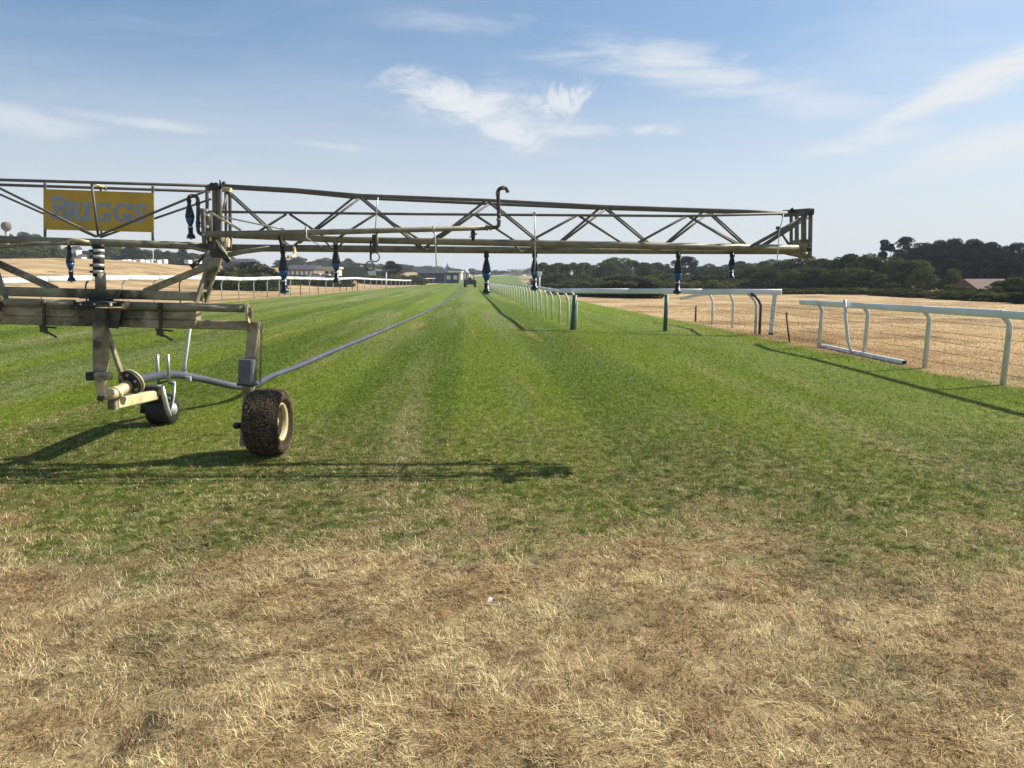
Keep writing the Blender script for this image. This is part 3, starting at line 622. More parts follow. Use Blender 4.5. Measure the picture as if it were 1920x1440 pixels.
# right wood
g7 = 'dark pines on the right skyline'
for (u, v, wd, D) in [(1702, 446, 62, 122), (1735, 455, 60, 126), (1762, 450, 50, 124), (1790, 447, 66, 120), (1826, 448, 60, 118), (1850, 455, 50, 124), (1878, 461, 52, 116), (1908, 457, 54, 114), (1940, 455, 60, 112), (1975, 460, 60, 112), (1720, 468, 70, 112), (1770, 470, 70, 110), (1820, 468, 70, 108), (1870, 474, 70, 104), (1920, 474, 70, 102), (1790, 485, 60, 100), (1840, 488, 60, 98), (1895, 490, 60, 96)]:
    tree(u, v, D, wd * 1.2, 'pine', 'tall dark skyline pine' if v < 465 else 'lower pine before the skyline ones', g7, 'pine_tree')
tree(1660, 455, 118, 84, 'spiky', 'small spiky pine standing up alone left of the pine clump', None, 'pine_tree')
g8 = 'rounded trees of the right wood'
for (u, v, wd, D) in [(1478, 486, 70, 112), (1512, 478, 70, 108), (1540, 483, 60, 104), (1572, 480, 70, 100), (1600, 473, 74, 98), (1632, 475, 70, 94), (1664, 480, 60, 92), (1450, 498, 70, 102), (1500, 500, 70, 96), (1545, 502, 76, 92), (1590, 500, 80, 88), (1635, 500, 76, 84), (1410, 500, 60, 108), (1370, 506, 60, 112), (1680, 505, 60, 84)]:
    tree(u, v, D, wd * 1.3, 'broad' if rnd.random() < .6 else 'bright', 'rounded dark green tree' if v < 495 else 'lower leafy tree in front', g8)
tree(1702, 482, 84, 92, 'olive', 'pale olive tree in front of the dark pines', None)
tree(1738, 497, 80, 64, 'olive', 'paler sallow bush at the right end of the rounded trees', None)
tree(1782, 500, 78, 44, 'olive', 'slim yellow green sapling against the dark pines', None)
g9 = 'low bramble bank along the right field'
for i in range(26):
    u = 1470 + i * 20 + rnd.uniform(-6, 6); D = 74 - max(0, (u - 1560)) * 0.066 + rnd.uniform(-2, 3)
    tree(u, rnd.uniform(534, 541) + max(0, u - 1600) * 0.025, D, rnd.uniform(60, 84), rnd.choice(['gorse', 'leaflow', 'gorse', 'darklow']), 'low bramble at the straw field', g9, 'bush', 'bush')
for (u, v, wd, D) in [(1885, 522, 70, 60), (1800, 533, 50, 66), (1830, 541, 60, 64), (1925, 518, 70, 58), (1865, 532, 50, 58), (1960, 520, 70, 56)]:
    tree(u, v, D, wd * 1.1, 'bright', 'green bush', 'green bushes right of the red roof', 'bush', 'bush')

# ------------------------------------------------------------------ buildings far away
def gable(name, label, cat, u0, u1, D, v_eave, v_ridge, wall, roof, depth=8.0, windows=0, flat=False, group=None, sink=0.3, winmat='glass', zbase=None):
    a = W(u0, 520, D); b = W(u1, 520, D); cx = (a.x + b.x) / 2; zb = terrain(cx, D) - sink if zbase is None else zbase
    ze = W(u0, v_eave, D).z; zr = W(u0, v_ridge, D).z
    t = thing(name, label, cat, (cx, D, zb), group)
    mb = MB(); mb.prism([(a.x, D, zb), (b.x, D, zb), (b.x, D, ze), (a.x, D, ze)], (0, depth, 0)); part('wall', mb, wall, t)
    mb = MB(); o = 0.35
    if flat: mb.prism([(a.x - o, D - o, ze + .01), (b.x + o, D - o, ze + .01), (b.x + o, D - o, zr), (a.x - o, D - o, zr)], (0, depth + 2 * o, 0))
    else: mb.prism([(a.x - o, D - o, ze + .01), (a.x - o, D + depth + o, ze + .01), (a.x - o, D + depth / 2, zr)], (b.x - a.x + 2 * o, 0, 0))
    part('roof', mb, roof, t)
    for k in range(windows):
        x = a.x + (b.x - a.x) * (k + .5) / windows; hw = min(.6, (b.x - a.x) / windows * .28); hz = (ze - zb)
        mb = MB(); mb.prism([(x - hw, D - .05, zb + hz * .45), (x + hw, D - .05, zb + hz * .45), (x + hw, D - .05, zb + hz * .8), (x - hw, D - .05, zb + hz * .8)], (0, .04, 0))
        part('window', mb, M[winmat], t)
    return t
gable('house', 'house with a weathered red tiled roof at the edge of the wood', 'house', 1842, 1905, 70, 545, 523, M['brick'], M['redroof'], 4.5, 2)
gable('white_house', 'small white house between the far left trees', 'house', 138, 147, 240, 467, 461, M['white'], M['slate'], 3, 1, zbase=4.4)
gable('white_house', 'pale low house just right of the sprinkler under the sign', 'house', 148, 156, 240, 480, 476, M['white'], M['slate'], 3, 1, zbase=4.4)
gable('bungalow', 'long low white bungalow behind the far left field', 'bungalow', 80, 132, 235, 486, 482, M['cream_wall'], M['greenshed'], 4, 4, zbase=4.2)
gable('clubhouse', 'violet grey low building right of the boom hinge', 'building', 418, 460, 150, 491, 484, M['purple'], M['slate'], 9, 5)
gable('bungalow', 'dark roofed bungalow with pale end windows by the middle sprinkler', 'bungalow', 536, 588, 175, 505, 496, M['brick'], M['slate'], 10, 6, winmat='white')
gable('clubhouse', 'cream flat canopy building above the parked cars', 'building', 589, 628, 190, 504, 500, M['cream_wall'], M['cream_wall'], 8, 4, flat=True)
gable('green_shed', 'long dark green shed left of the lone tree', 'shed', 630, 690, 200, 505, 502, M['greenshed'], M['greenshed'], 12, 0, flat=True)
gable('pale_shed', 'pale flat shed just left of the lone dark tree', 'shed', 690, 724, 230, 508, 505, M['bluebox'], M['white'], 12, 3, flat=True)
gable('dark_shed', 'black shed with a low pitched roof left of the track end', 'shed', 783, 834, 215, 512, 506.5, M['shed'], M['shed'], 10, 0)
gable('container', 'dark blue container beside the black shed', 'container', 835, 860, 210, 512.5, 511, M['bluebox'], M['bluebox'], 4, 2, flat=True, winmat='white')
gable('white_shed', 'pale roofed shed behind the dark blue container', 'shed', 822, 864, 300, 511, 508, M['cream_wall'], M['white'], 12, 0, flat=True)
def grandstand():
    D = 520; a, b = W(955, 520, D), W(979, 520, D); zb = terrain(a.x, D)
    t = thing('grandstand', 'grey grandstand on the horizon right of the track end', 'grandstand', ((a.x + b.x) / 2, D, zb))
    z0, z1 = W(955, 509, D).z, W(955, 505, D).z
    mb = MB(); mb.prism([(a.x, D, zb), (b.x, D, zb), (b.x, D, z0), (a.x, D, z0)], (0, 10, 0)); part('terrace', mb, M['concrete'], t)
    mb = MB(); mb.prism([(a.x - 1.5, D - 3, z1 - .6), (b.x + 1, D - 3, z1 - .6), (b.x + 1, D - 3, z1), (a.x - 1.5, D - 3, z1)], (0, 16, 0)); part('roof', mb, M['white'], t)
    for k in range(4):
        x = a.x + (b.x - a.x) * k / 3; mb = MB(); mb.beam((x, D + .3, z0 - .1), (x, D + .3, z1 - .5), .4, .4); part('column', mb, M['white'], t)
grandstand()
for u in (987, 1003, 1020):
    gable('white_house', 'white house speck on the horizon behind the inner rail', 'house', u, u + 9, 480, 515, 512, M['white'], M['slate'], 8, 0, group='white houses on the horizon')
def tent():
    D = 290; a, b = W(868, 520, D), W(881, 520, D); cx = (a.x + b.x) / 2; zb = terrain(cx, D)
    t = thing('marquee', 'small white peaked marquee just above the tractor', 'marquee', (cx, D, zb)); z0, z1 = W(874, 512, D).z, W(874, 504, D).z; r = (b.x - a.x) / 2
    mb = MB(); mb.box((cx, D, (zb + z0) / 2), r * 1.8, r * 1.8, z0 - zb); part('wall', mb, M['white'], t)
    mb = MB(); mb.lathe((cx, D, z0), [(r * 1.2, 0), (r * .35, (z1 - z0) * .5), (0.05, (z1 - z0))], seg=8); part('roof', mb, M['white'], t)
tent()
def tower():
    D = 620; p = on_ground(839.5, D); z0, z1 = W(839, 500, D).z, W(839, 492, D).z
    t = thing('church_tower', 'thin pale tower above the horizon trees', 'tower', p)
    mb = MB(); mb.box((p.x, D, (p.z + z0) / 2), 2.6, 2.6, z0 - p.z); part('shaft', mb, M['concrete'], t)
    mb = MB(); mb.lathe((p.x, D, z0), [(1.3, 0), (0.1, z1 - z0)], seg=6); part('spire', mb, M['concrete'], t)
tower()
def water_tower():
    D = 230; p = on_ground(20, D); zt = W(20, 415.5, D).z; zb = W(20, 434, D).z; r = (zt - zb) / 2; zc = (zt + zb) / 2
    t = thing('water_tower', 'brown ball shaped water tower on a pale stem at far left', 'water tower', p)
    mb = MB(); mb.tube([(p.x, D, p.z), (p.x, D, zc - r * .8)], [r * .42, r * .36], 14); part('stem', mb, M['concrete'], t)
    mb = MB(); mb.lathe((p.x, D, zc), [(r * math.cos(a), r * math.sin(a)) for a in np.linspace(-1.45, 1.57, 9)], seg=16); part('tank', mb, M['tank'], t)
    for i in range(6):
        a = i * 1.047; mb = MB(); mb.beam((p.x + r * math.cos(a) * 1.02, D + r * math.sin(a) * 1.02, zc - .1), (p.x + r * .75 * math.cos(a), D + r * .75 * math.sin(a), zc + r * .8), .12, .2); part('rib', mb, M['tank'], t)
water_tower()
# caravans behind the left crest
for i, u in enumerate([228, 238, 249, 262, 272, 283, 294, 306, 352, 370]):
    D = 205 + (i % 3) * 4; a, b = W(u - 4, 520, D), W(u + 4, 520, D); zb = W(u, 494, D).z; zt = W(u, 487.3 - (i % 2), D).z
    t = thing('caravan', 'white static caravan in the row beyond the left straw field', 'caravan', (a.x, D, zb), 'white caravans beyond the left field')
    mb = MB(); mb.beam((a.x, D + 1, (zb + zt) / 2), (b.x, D + 1, (zb + zt) / 2), 2.4, zt - zb); part('body', mb, M['white'], t)
    for k in (-.25, .25):
        x = (a.x + b.x) / 2 + k * (b.x - a.x); mb = MB(); mb.prism([(x - .14, D - .24, zt - .45), (x + .14, D - .24, zt - .45), (x + .14, D - .24, zt - .2), (x - .14, D - .24, zt - .2)], (0, .03, 0)); part('window', mb, M['glass'], t)
# parked cars
def car_proto():
    prof = [(-2.05, .35), (-2.1, .75), (-1.5, .95), (-.9, 1.42), (.8, 1.45), (1.5, 1.0), (2.1, .85), (2.1, .35)]
    mb = MB(); mb.prism([(x, -.85, z) for x, z in prof], (0, 1.7, 0)); body = {k: mb.mesh('body', M[k]) for k in ('carwhite', 'cargrey')}
    mb = MB(); mb.prism([(-.85, -.87, .98), (1.25, -.87, 1.0), (.7, -.87, 1.34), (-.8, -.87, 1.34)], (0, 1.74, 0)); win = mb.mesh('window', M['glass'])
    mb = MB(); mb.lathe((0, 0, 0), [(.3, -.1), (.32, -.08), (.32, .08), (.3, .1)], 'Y', 12); wh = mb.mesh('wheel', M['rubber'])
    return body, win, wh
cb, cw, cwh = car_proto()
for i, u in enumerate([593, 602, 611, 620, 629, 606]):
    D = 172 + (i % 2) * 5; p = on_ground(u, D); p.z += 0.55
    p.z = terrain(p.x, D) + .0
    wt = i % 2 == 0
    t = thing('parked_car', ('white' if wt else 'violet grey') + ' car parked in front of the cream canopy building', 'car', p, 'white parked cars' if wt else 'violet grey parked cars')
    inst('body', cb['carwhite' if wt else 'cargrey'], t); inst('window', cw, t)
    for x in (-1.3, 1.3):
        for y in (-.8, .8): inst('wheel', cwh, t, (x, y, .32))

# ------------------------------------------------------------------ rail fences
def interp(tab, u):
    if u <= tab[0][0]: return tab[0][1]
    for (a, b), (c, d) in zip(tab, tab[1:]):
        if u <= c: return b + (d - b) * (u - a) / (c - a)
    return tab[-1][1]
def post_mb(B, Rp, r=0.036, over=0.0, sh=0.0):
    """swan neck post: upright from B, bending over to the rail at Rp"""
    B, Rp = Vector(B), Vector(Rp); zr = Rp.z - 0.045; h = zr - B.z; k = min(0.30, h * .28) if sh == 0 else .13
    pts = [B - Vector((0, 0, .03)), Vector((B.x + sh, B.y, zr - k)), Vector((B.x + sh, B.y, zr - k)).lerp(Vector((Rp.x, Rp.y, zr)), .22) + Vector((0, 0, k * .22)),
           Vector((B.x + sh, B.y, 0)).lerp(Vector((Rp.x, Rp.y, 0)), .62), (Rp.x, Rp.y, zr + .02)]
    pts[3].z = zr - k * .16
    return MB().tube(pts, r, 8)
def rail_prof(mb, p, q, hh=0.065, ww=0.042):
    p, q = Vector(p), Vector(q); t = (q - p).normalized(); b = t.cross(Vector((0, 0, 1))).normalized(); u = b.cross(t)
    prof = [(math.cos(a) * abs(math.cos(a)) ** -.35 * ww if abs(math.cos(a)) > 1e-6 else 0, math.sin(a) * abs(math.sin(a)) ** -.35 * hh if abs(math.sin(a)) > 1e-6 else 0) for a in [2 * math.pi * (k + .5) / 12 for k in range(12)]]
    mb.quadify([[c + b * x + u * y for x, y in prof] for c in (p, q)])
    return mb
def fence(name, label, bases, rails, off, mats=None, pr=.036, rail_pts=None, hh=.065, railmat='rail', sh=0.0):
    t = thing(name, label, 'fence', bases[0])
    for i, (B, Rp) in enumerate(zip(bases, rails)):
        m = M[mats[i]] if mats else M['railpost']
        part('post', post_mb(B, Rp, pr, 0, sh), m, t, origin=B)
    rp = rail_pts or rails
    for p, q in zip(rp, rp[1:]):
        d = (q - p).normalized() * (0.004 if hh < .1 else .018)
        part('rail_section', rail_prof(MB(), p + d, q - d, hh, hh * .62), M[railmat], t, origin=p)
    return t

# left outer rail
def left_rail():
    vt = [(-120, 531), (0, 528), (60, 525.5), (110, 521.5), (200, 521), (300, 521), (400, 521), (450, 523.2), (480, 522.5), (530, 520.8), (570, 521.8), (620, 523.5), (665, 521.5), (700, 523.5), (760, 525.8), (800, 525.6), (860, 525)]
    bases, rails, mats = [], [], []
    y = 21.0; darks = {4, 7, 15, 17, 20, 21, 22, 23}; i = 0
    while y < 150:
        x = -18.75 - 0.55 * sst((y - 22) / 60); B = Vector((x, y, 0)); u = 960 + x / y * F * math.cos(PITCH) * 1.0
        # image column of a point at height of the rail
        Rv = None
        for _ in range(3):
            v = interp(vt, u); p = W(u, v, y); u += (x + 0.25 - p.x) / y * F
        Rv = W(u, interp(vt, u), y)
        bases.append(B); rails.append(Vector((x + .25, y, Rv.z))); mats.append('darkpost' if i in darks else 'railpost'); i += 1
        y += 3.3 if y < 95 else 4.5
    fence('rail_fence', 'long white running rail along the left side of the track', bases, rails, None, mats, .04, hh=.12)
left_rail()
# the rail swings away at the far left end, white lines before the sheds
def far_rail(label, pts, h=1.15, gap=6.0, kind='railpost'):
    P = [G(u, v) for u, v in pts]; bases = []
    for a, b in zip(P, P[1:]):
        n = max(1, int((b - a).length / gap))
        for k in range(n): bases.append(a.lerp(b, k / n))
    bases.append(P[-1]); 
    for b in bases: b.z = terrain(b.x, b.y)
    rails = [b + Vector((0.02, 0, h)) for b in bases]
    fence('rail_fence', label, bases, rails, None, [kind] * len(bases), .05, hh=.08)
far_rail('far white rail bending across in front of the black shed', [(700, 531.5), (770, 532.5), (830, 530.5), (862, 528.5)], 1.3)
far_rail('far white rail crossing behind the inner rail', [(903, 529), (945, 530), (985, 533.5), (1004, 536)], 1.2, 5)
far_rail('distant white rail climbing to the horizon right of the tractor', [(1000, 531.5), (972, 528), (955, 525.5), (943, 524)], 1.3, 10)
# inner running rail with its near posts read from the photo, then even spacing
def inner_rail():
    px = [(1080, 618), (1065, 612), (1049, 605), (1035, 598.5), (1024, 594), (1014, 590), (1006, 586.5), (999, 583), (994, 580), (988, 577), (982.5, 574.5), (977.5, 572), (973, 569.5), (968, 567.3)]
    bases = [G(u, v) for u, v in px]
    last = bases[-1]; end = G(919, 544)
    n = int((end - last).length / 2.6)
    for k in range(1, n + 1): bases.append(last.lerp(end, k / n))
    vt = [(880, 528), (920, 530), (940, 531.2), (975, 534.5), (1000, 537.5), (1030, 543), (1050, 546), (1075, 546)]
    rails, mats = [], []
    for i, B in enumerate(bases):
        x, y = B.x - .16, B.y; u = 960 + x / y * F
        for _ in range(3):
            p = W(u, interp(vt, u), y); u += (x - p.x) / y * F
        rails.append(Vector((x, y, W(u, interp(vt, u), y).z))); mats.append('railpost')
    fence('rail_fence', 'inner white running rail leading from the green post to the horizon', bases, rails, None, mats, .038, hh=.06)
inner_rail()
def cross_rail():
    B1 = G(1073, 618.5); B2 = G(1247, 621); B3 = G(1445, 628)
    y1 = B1.y - .05; y3 = B3.y
    t = thing('cross_rail', 'straight white cross rail on two green posts between the inner rail and the right field', 'rail', B1)
    p, q = W(1052, 545, y1 + .6), W(1466, 547.5, y3 - .05)
    n = 3
    for k in range(n):
        a, b = p.lerp(q, k / n), p.lerp(q, (k + 1) / n); d = (b - a).normalized() * .003
        part('rail_section', rail_prof(MB(), a + d, b - d, .078, .045), M['rail'], t, origin=a)
    for B, wd, u_t in ((B1, .15, 1078), (B2, .13, 1250)):
        T = W(u_t, 553, B.y); part('post', MB().tube([B, T], [wd / 2, wd / 2 * .92], 8, 1), M['greenpost'], t, 'dark green post', origin=B)
    T = W(1453, 552, B3.y); part('post', MB().beam(B3, T, .10, .10), M['railpost'], t, 'leaning white post', origin=B3)
    part('post_foot', MB().beam(B3 + Vector((0, 0, -.02)), B3 + (T - B3).normalized() * .06, .115, .115), M['rubber'], t, origin=B3)
cross_rail()
def short_rail():
    px = [(1335, 608.5), (1373, 615), (1416, 626.5), (1424, 627)]
    bases = [G(u, v) for u, v in px]; rl = [W(1330, 550.5, bases[0].y), W(1368, 549.5, bases[1].y), W(1402, 549, bases[2].y), W(1408, 549, bases[3].y)]
    rp = [W(1276, 560, bases[0].y + 1.5), W(1300, 554.5, bases[0].y + .8), rl[0], rl[1], rl[2]]
    fence('rail_fence', 'short white rail with bent posts behind the right half of the cross rail', bases, rl, None, ['railpost', 'railpost', 'railpost', 'darkpost'], .04, rp, hh=.05)
short_rail()
def right_rail():
    px = [(1535, 652), (1620, 667), (1733, 690.5), (1880, 722)]
    bases = [G(u, v) for u, v in px]; d = (bases[3] - bases[2]); bases += [bases[3] + d, bases[3] + d * 2, bases[3] + d * 3]
    def rv(u): return 566.5 + (u - 1500) * (591.5 - 566.5) / 420
    rl = []
    for (u, v), B in zip(px, bases):
        rl.append(W(u + 0.5, rv(u + 0.5), B.y))
    dr = rl[3] - rl[2]; rl += [rl[3] + Vector((dr.x, dr.y, 0)) * k for k in (1, 2, 3)]
    st = W(1501, rv(1501), bases[0].y + 1.4)
    rp = [st] + rl
    fence('rail_fence', 'nearest white running rail on curved posts at the right of the frame', bases, rl, None, None, .043, rp, hh=.062, sh=.03)
right_rail()
def leaning_post():
    B = G(1598, 664); pts = [B + Vector((.04, 0, .03)), B + Vector((-.03, 0, .06)), W(1590, 640, B.y + .02), W(1586, 600, B.y + .1), W(1584, 562, B.y + .15)]
    single('loose_post', MB().tube(pts, .034, 8), M['railpost'], 'loose white post leaning against the nearest rail, its foot bent', 'post', B)
leaning_post()
def ground_rail():
    a, b = G(1540, 651), G(1695, 683.5); t = thing('spare_rail', 'square white plastic rail lying along the foot of the nearest rail', 'rail', a)
    n = 6; fr = [0, .12, .38, .55, .68, .84, 1.0]
    for k in range(n):
        p, q = a.lerp(b, fr[k]), a.lerp(b, fr[k + 1]); d = (q - p).normalized() * .012; z = Vector((0, 0, .038))
        part('rail_section', MB().beam(p + d + z, q - d + z, .075, .076), M['rail'], t, origin=p)
    part('end_cap', MB().beam(b + Vector((0, 0, .038)), b + (b - a).normalized() * .02 + Vector((0, 0, .038)), .065, .066), M['rubber'], t)
ground_rail()
for (u, vb, vt_, lean, lab) in ((1481, 642, 587, -7, 'thin rusty stake leaning in the gap before the nearest rail'), (1304, 603, 574, 1, 'short rusty stake behind the cross rail')):
    B = G(u, vb); T = W(u + lean, vt_, B.y)
    t = thing('stake', lab, 'stake', B)
    part('shaft', MB().tube([B - Vector((0, 0, .05)), T], .022 if u > 1400 else .035, 6), M['rust'], t)
    part('hook', MB().tube([T, T + Vector((.03, 0, .02)), T + Vector((.05, 0, -.03))], .008, 5), M['rust'], t)
# thin wire fence along the right edge
def wire_fence():
    px = [(1335, 606), (1420, 624), (1481, 641), (1535, 651), (1620, 666), (1733, 689), (1900, 725), (2030, 752), (2300, 812)]
    P = [G(u, v) + Vector((.12, 0, 0)) for u, v in px]
    t = thing('wire_fence', 'thin wire strands behind the nearest rail', 'fence', P[0])
    for z in (.12, .30, .48, .66, .84):
        part('wire', MB().tube([p + Vector((0, 0, z + .01 * math.sin(i * 2.1 + z * 9))) for i, p in enumerate(P)], .0035, 4), M['chain'], t)
wire_fence()
def marker():
    B = on_ground(1011.5, 88); t = thing('marker_post', 'slim white marker post with a round top near the scrub', 'marker', B)
    T = W(1011.5, 518, 88); part('pole', MB().tube([B, T], .09, 8), M['rail'], t)
    part('disc', MB().lathe(T + Vector((0, 0, .25)), [(.28, -.03), (.30, 0), (.28, .03)], 'Y', 16), M['rail'], t)
marker()
for (u, v0, v1, D, lab) in ((724, 512, 532, 112, 'white pole by the far bend of the left rail'), (527, 480, 512, 160, 'white flagpole left of the dark roofed bungalow'), (287, 465, 490, 200, 'thin pale lamp pole beyond the caravans')):
    p = W(u, v1, D); q = W(u, v0, D); p.z = terrain(p.x, D) - .1
    t = thing('pole', lab, 'pole', p); part('shaft', MB().tube([p, q], [.12, .07], 8), M['rail'], t); part('cap', MB().lathe(q, [(.10, 0), (.12, .1), (.02, .2)], seg=8), M['concrete'], t)

# ------------------------------------------------------------------ tractor / reel far down the track
def tractor():
    B = G(881.5, 538.5); t = thing('utility_tractor', 'dark utility tractor facing away far down the track at the end of the hose', 'tractor', B)
    x, y, k = B.x, B.y, B.y / F
    for s in (-1, 1):
        w_ = part('wheel', MB().lathe((x + s * 9.2 * k, y, .62), [(.34, -.20), (.60, -.19), (.62, -.12), (.62, .12), (.60, .19), (.34, .20)], 'X', 20), M['rubber'], t)
        part('rim', MB().lathe((x + s * 9.2 * k, y, .62), [(.33, -.12), (.33, .12)], 'X', 14), M['steeldark'], w_)
    part('rear_body', MB().box((x, y + .3, .78), 1.5, 1.1, .72), M['carbody'], t)
    part('hitch_plate', MB().box((x, y - .34, .55), .9, .08, .25), M['steeldark'], t)
    part('bonnet', MB().box((x, y + 1.6, 1.0), .8, 1.6, .6), M['carbody'], t)
    part('seat', MB().box((x - .1, y + .5, 1.35), .5, .4, .5), M['grease'], t)
    for sx in (-.62, .62):
        for sy in (0, 1.1): part('cab_post', MB().beam((x + sx, y + sy, 1.12), (x + sx * .92, y + sy, 2.25), .08, .08), M['carbody'], t)
    part('roof', MB().box((x, y + .55, 2.30), 1.5, 1.5, .12), M['carbody'], t)
    part('fender', MB().box((x - .72, y + .1, 1.28), .3, 1.0, .07), M['carbody'], t); part('fender', MB().box((x + .72, y + .1, 1.28), .3, 1.0, .07), M['bracket'], t)
    part('beacon', MB().lathe((x + .45, y + .4, 2.36), [(.07, 0), (.07, .12), (.02, .16)], seg=8), M['rust'], t)
tractor()

# ------------------------------------------------------------------ hose
hose_pts = [W(249, 713, 7.05), W(275, 708, 7.5), W(300, 704, 8.0), W(322, 702, 8.35), W(345, 704, 8.7), W(372, 709, 9.0), W(400, 715, 9.3), W(430, 722, 9.6), W(456, 725, 9.9), W(482, 720, 10.6)]
hz = [(510, 710), (560, 691), (620, 664), (700, 630.5), (760, 604), (800, 586), (822, 575), (838, 566), (848, 559), (857, 552), (866, 546), (875, 541.5)]
hose_pts += [G(u, v) + Vector((0, 0, .045)) for u, v in hz]
def smooth(pts, n=3):
    out = []
    for i in range(len(pts) - 1):
        p0, p1, p2, p3 = pts[max(i - 1, 0)], pts[i], pts[i + 1], pts[min(i + 2, len(pts) - 1)]
        for k in range(n):
            t = k / n; out.append(0.5 * ((2 * p1) + (p2 - p0) * t + (2 * p0 - 5 * p1 + 4 * p2 - p3) * t * t + (3 * p1 - p0 - 3 * p2 + p3) * t ** 3))
    out.append(pts[-1]); return out
hs = smooth(hose_pts, 4)
single('water_hose', MB().tube(hs, [.044 if i < 44 else .05 for i in range(len(hs))], 12), M['hose'], 'grey water hose running from the machine down the green track to the tractor', 'hose', hose_pts[0])

# ------------------------------------------------------------------ the boom irrigator
base = G(190, 862); base.y = 6.9; base.x = W(190, 700, 6.9).x; base.z = 0
T = thing('boom_irrigator', 'large galvanised boom irrigator with folded truss arm, yellow sign and hanging sprinklers', 'irrigator', base)
UC = 189.0
def mirror_px(u, v): return 2 * UC - u, v - 0.023 * 2 * (u - UC)
def bar(name, a, b, r, D=7.3, mat='boom', seg=8, parent=None, Db=None, label=None):
    p, q = W(a[0], a[1], D), W(b[0], b[1], Db if Db else D)
    return part(name, MB().tube([p, q], r, seg), M[mat], parent or T, label)
def flat(name, a, b, w_, h_, D, mat='steel', Db=None, parent=None, label=None):
    return part(name, MB().beam(W(a[0], a[1], D), W(b[0], b[1], Db if Db else D), w_, h_), M[mat], parent or T, label)

# --- lower frame
flat('upper_crossbeam', (-28, 545), (384, 556), .09, .082, 6.98)
part('crossbeam_saddle', MB().prism([W(148, 548, 6.9), W(163, 556, 6.9), W(205, 557, 6.9), W(226, 541.5, 6.9), W(224, 561, 6.9), W(150, 560, 6.9)], (0, -.012, 0)), M['steel'], T)
for (a, b) in (((238, 573), (457, 578.5)), ((10, 566.5), (140, 569.5))):
    part('swing_tube', MB().tube([W(*a, 6.80), W(*b, 6.80)], .036, 16), M['boompipe'], T)
def endplate(u, v, D, s):
    c = W(u, v, D); prof = []
    mb = MB(); outer = [(c + Vector((0, .075 * math.cos(a), .088 * math.sin(a)))) for a in np.linspace(0, 2 * math.pi, 21)[:-1]]
    inner = [(c + Vector((0, .045 * math.cos(a), .052 * math.sin(a)))) for a in np.linspace(0, 2 * math.pi, 21)[:-1]]
    off = Vector((.014 * s, 0, 0)); mb.quadify([outer, [p + off for p in outer], [p + off for p in inner], inner], loop=True, smooth=False)
    e = part('tube_end_plate', mb, M['cream'], T)
    part('plug', MB().lathe(c + Vector((.004 * s, 0, 0)), [(.047, 0), (.047, .004 * s)], 'X', 16), M['rust'], e)
endplate(465, 587, 6.80, 1); endplate(4, 575, 6.80, -1)
for dv, hgt in ((-9.2, .078), (7.2, .076)):
    mbx = MB().beam(W(12, 592 + dv, 6.86), W(372, 601 + dv, 6.86), .12, hgt)
    part('box_beam', mbx, M['steel'], T)
for u0, u1, v in ((38, 178, 591.2), (222, 350, 597)):
    part('beam_slot', MB().beam(W(u0, v, 6.86), W(u1, v + .022 * (u1 - u0), 6.86), .10, .012), M['grease'], T)
flat('sliding_arm', (368, 608), (467, 610.5), .075, .078, 6.86)
flat('sliding_arm', mirror_px(368, 608), mirror_px(467, 610.5), .075, .078, 6.86)
# turntable
part('turntable', MB().lathe(W(190, 566, 6.95), [(.20, -.03), (.22, -.02), (.22, .0), (.10, .012), (.10, .05)], seg=28), M['grease'], T)
part('turntable_plate', MB().lathe(W(190, 572, 6.93), [(.25, -.010), (.25, .010)], seg=28), M['grease'], T)
for q_ in (((143, 575), (176, 576), (176, 612), (165, 611)), ((203, 577), (229, 578), (223, 616), (203, 615))):
    part('gusset', MB().prism([W(*c, 6.775) for c in q_], (0, -.012, 0)), M['steeldark'], T)
for u in (150, 176, 208, 232):
    part('bolt', MB().lathe(W(u, 575, 6.72), [(.012, -.02), (.014, 0), (.014, .02), (.006, .03)], seg=8), M['cream'] if u > 200 else M['steeldark'], T)
part('latch', MB().prism([W(230, 572, 6.76), W(243, 564, 6.76), W(245, 570, 6.76), W(240, 577, 6.76)], (0, -.03, 0)), M['cream'], T)
# clamps with T handles
for u, v in ((82, 571), (300, 577)):
    cl = part('clamp', MB().beam(W(u, v - 2, 6.77), W(u + .5, v + 42, 6.77), .022, .028), M['steeldark'], T)
    part('clamp_head', MB().lathe(W(u, v - 3, 6.77), [(.026, -.02), (.026, .015), (.012, .03)], seg=8), M['steeldark'], cl)
    part('clamp_nut', MB().box(W(u, v + 46, 6.77), .045, .045, .055), M['steeldark'], cl)
    part('tee_handle', MB().tube([W(u - 9, v + 40, 6.72), W(u + 24, v + 44, 6.80)], .008, 6), M['chain'], cl)
    part('crank_handle', MB().tube([W(u + 1, v + 52, 6.77), W(u + 9, v + 53, 6.75), W(u + 23, v + 61, 6.70)], .010, 6), M['chain'], cl)
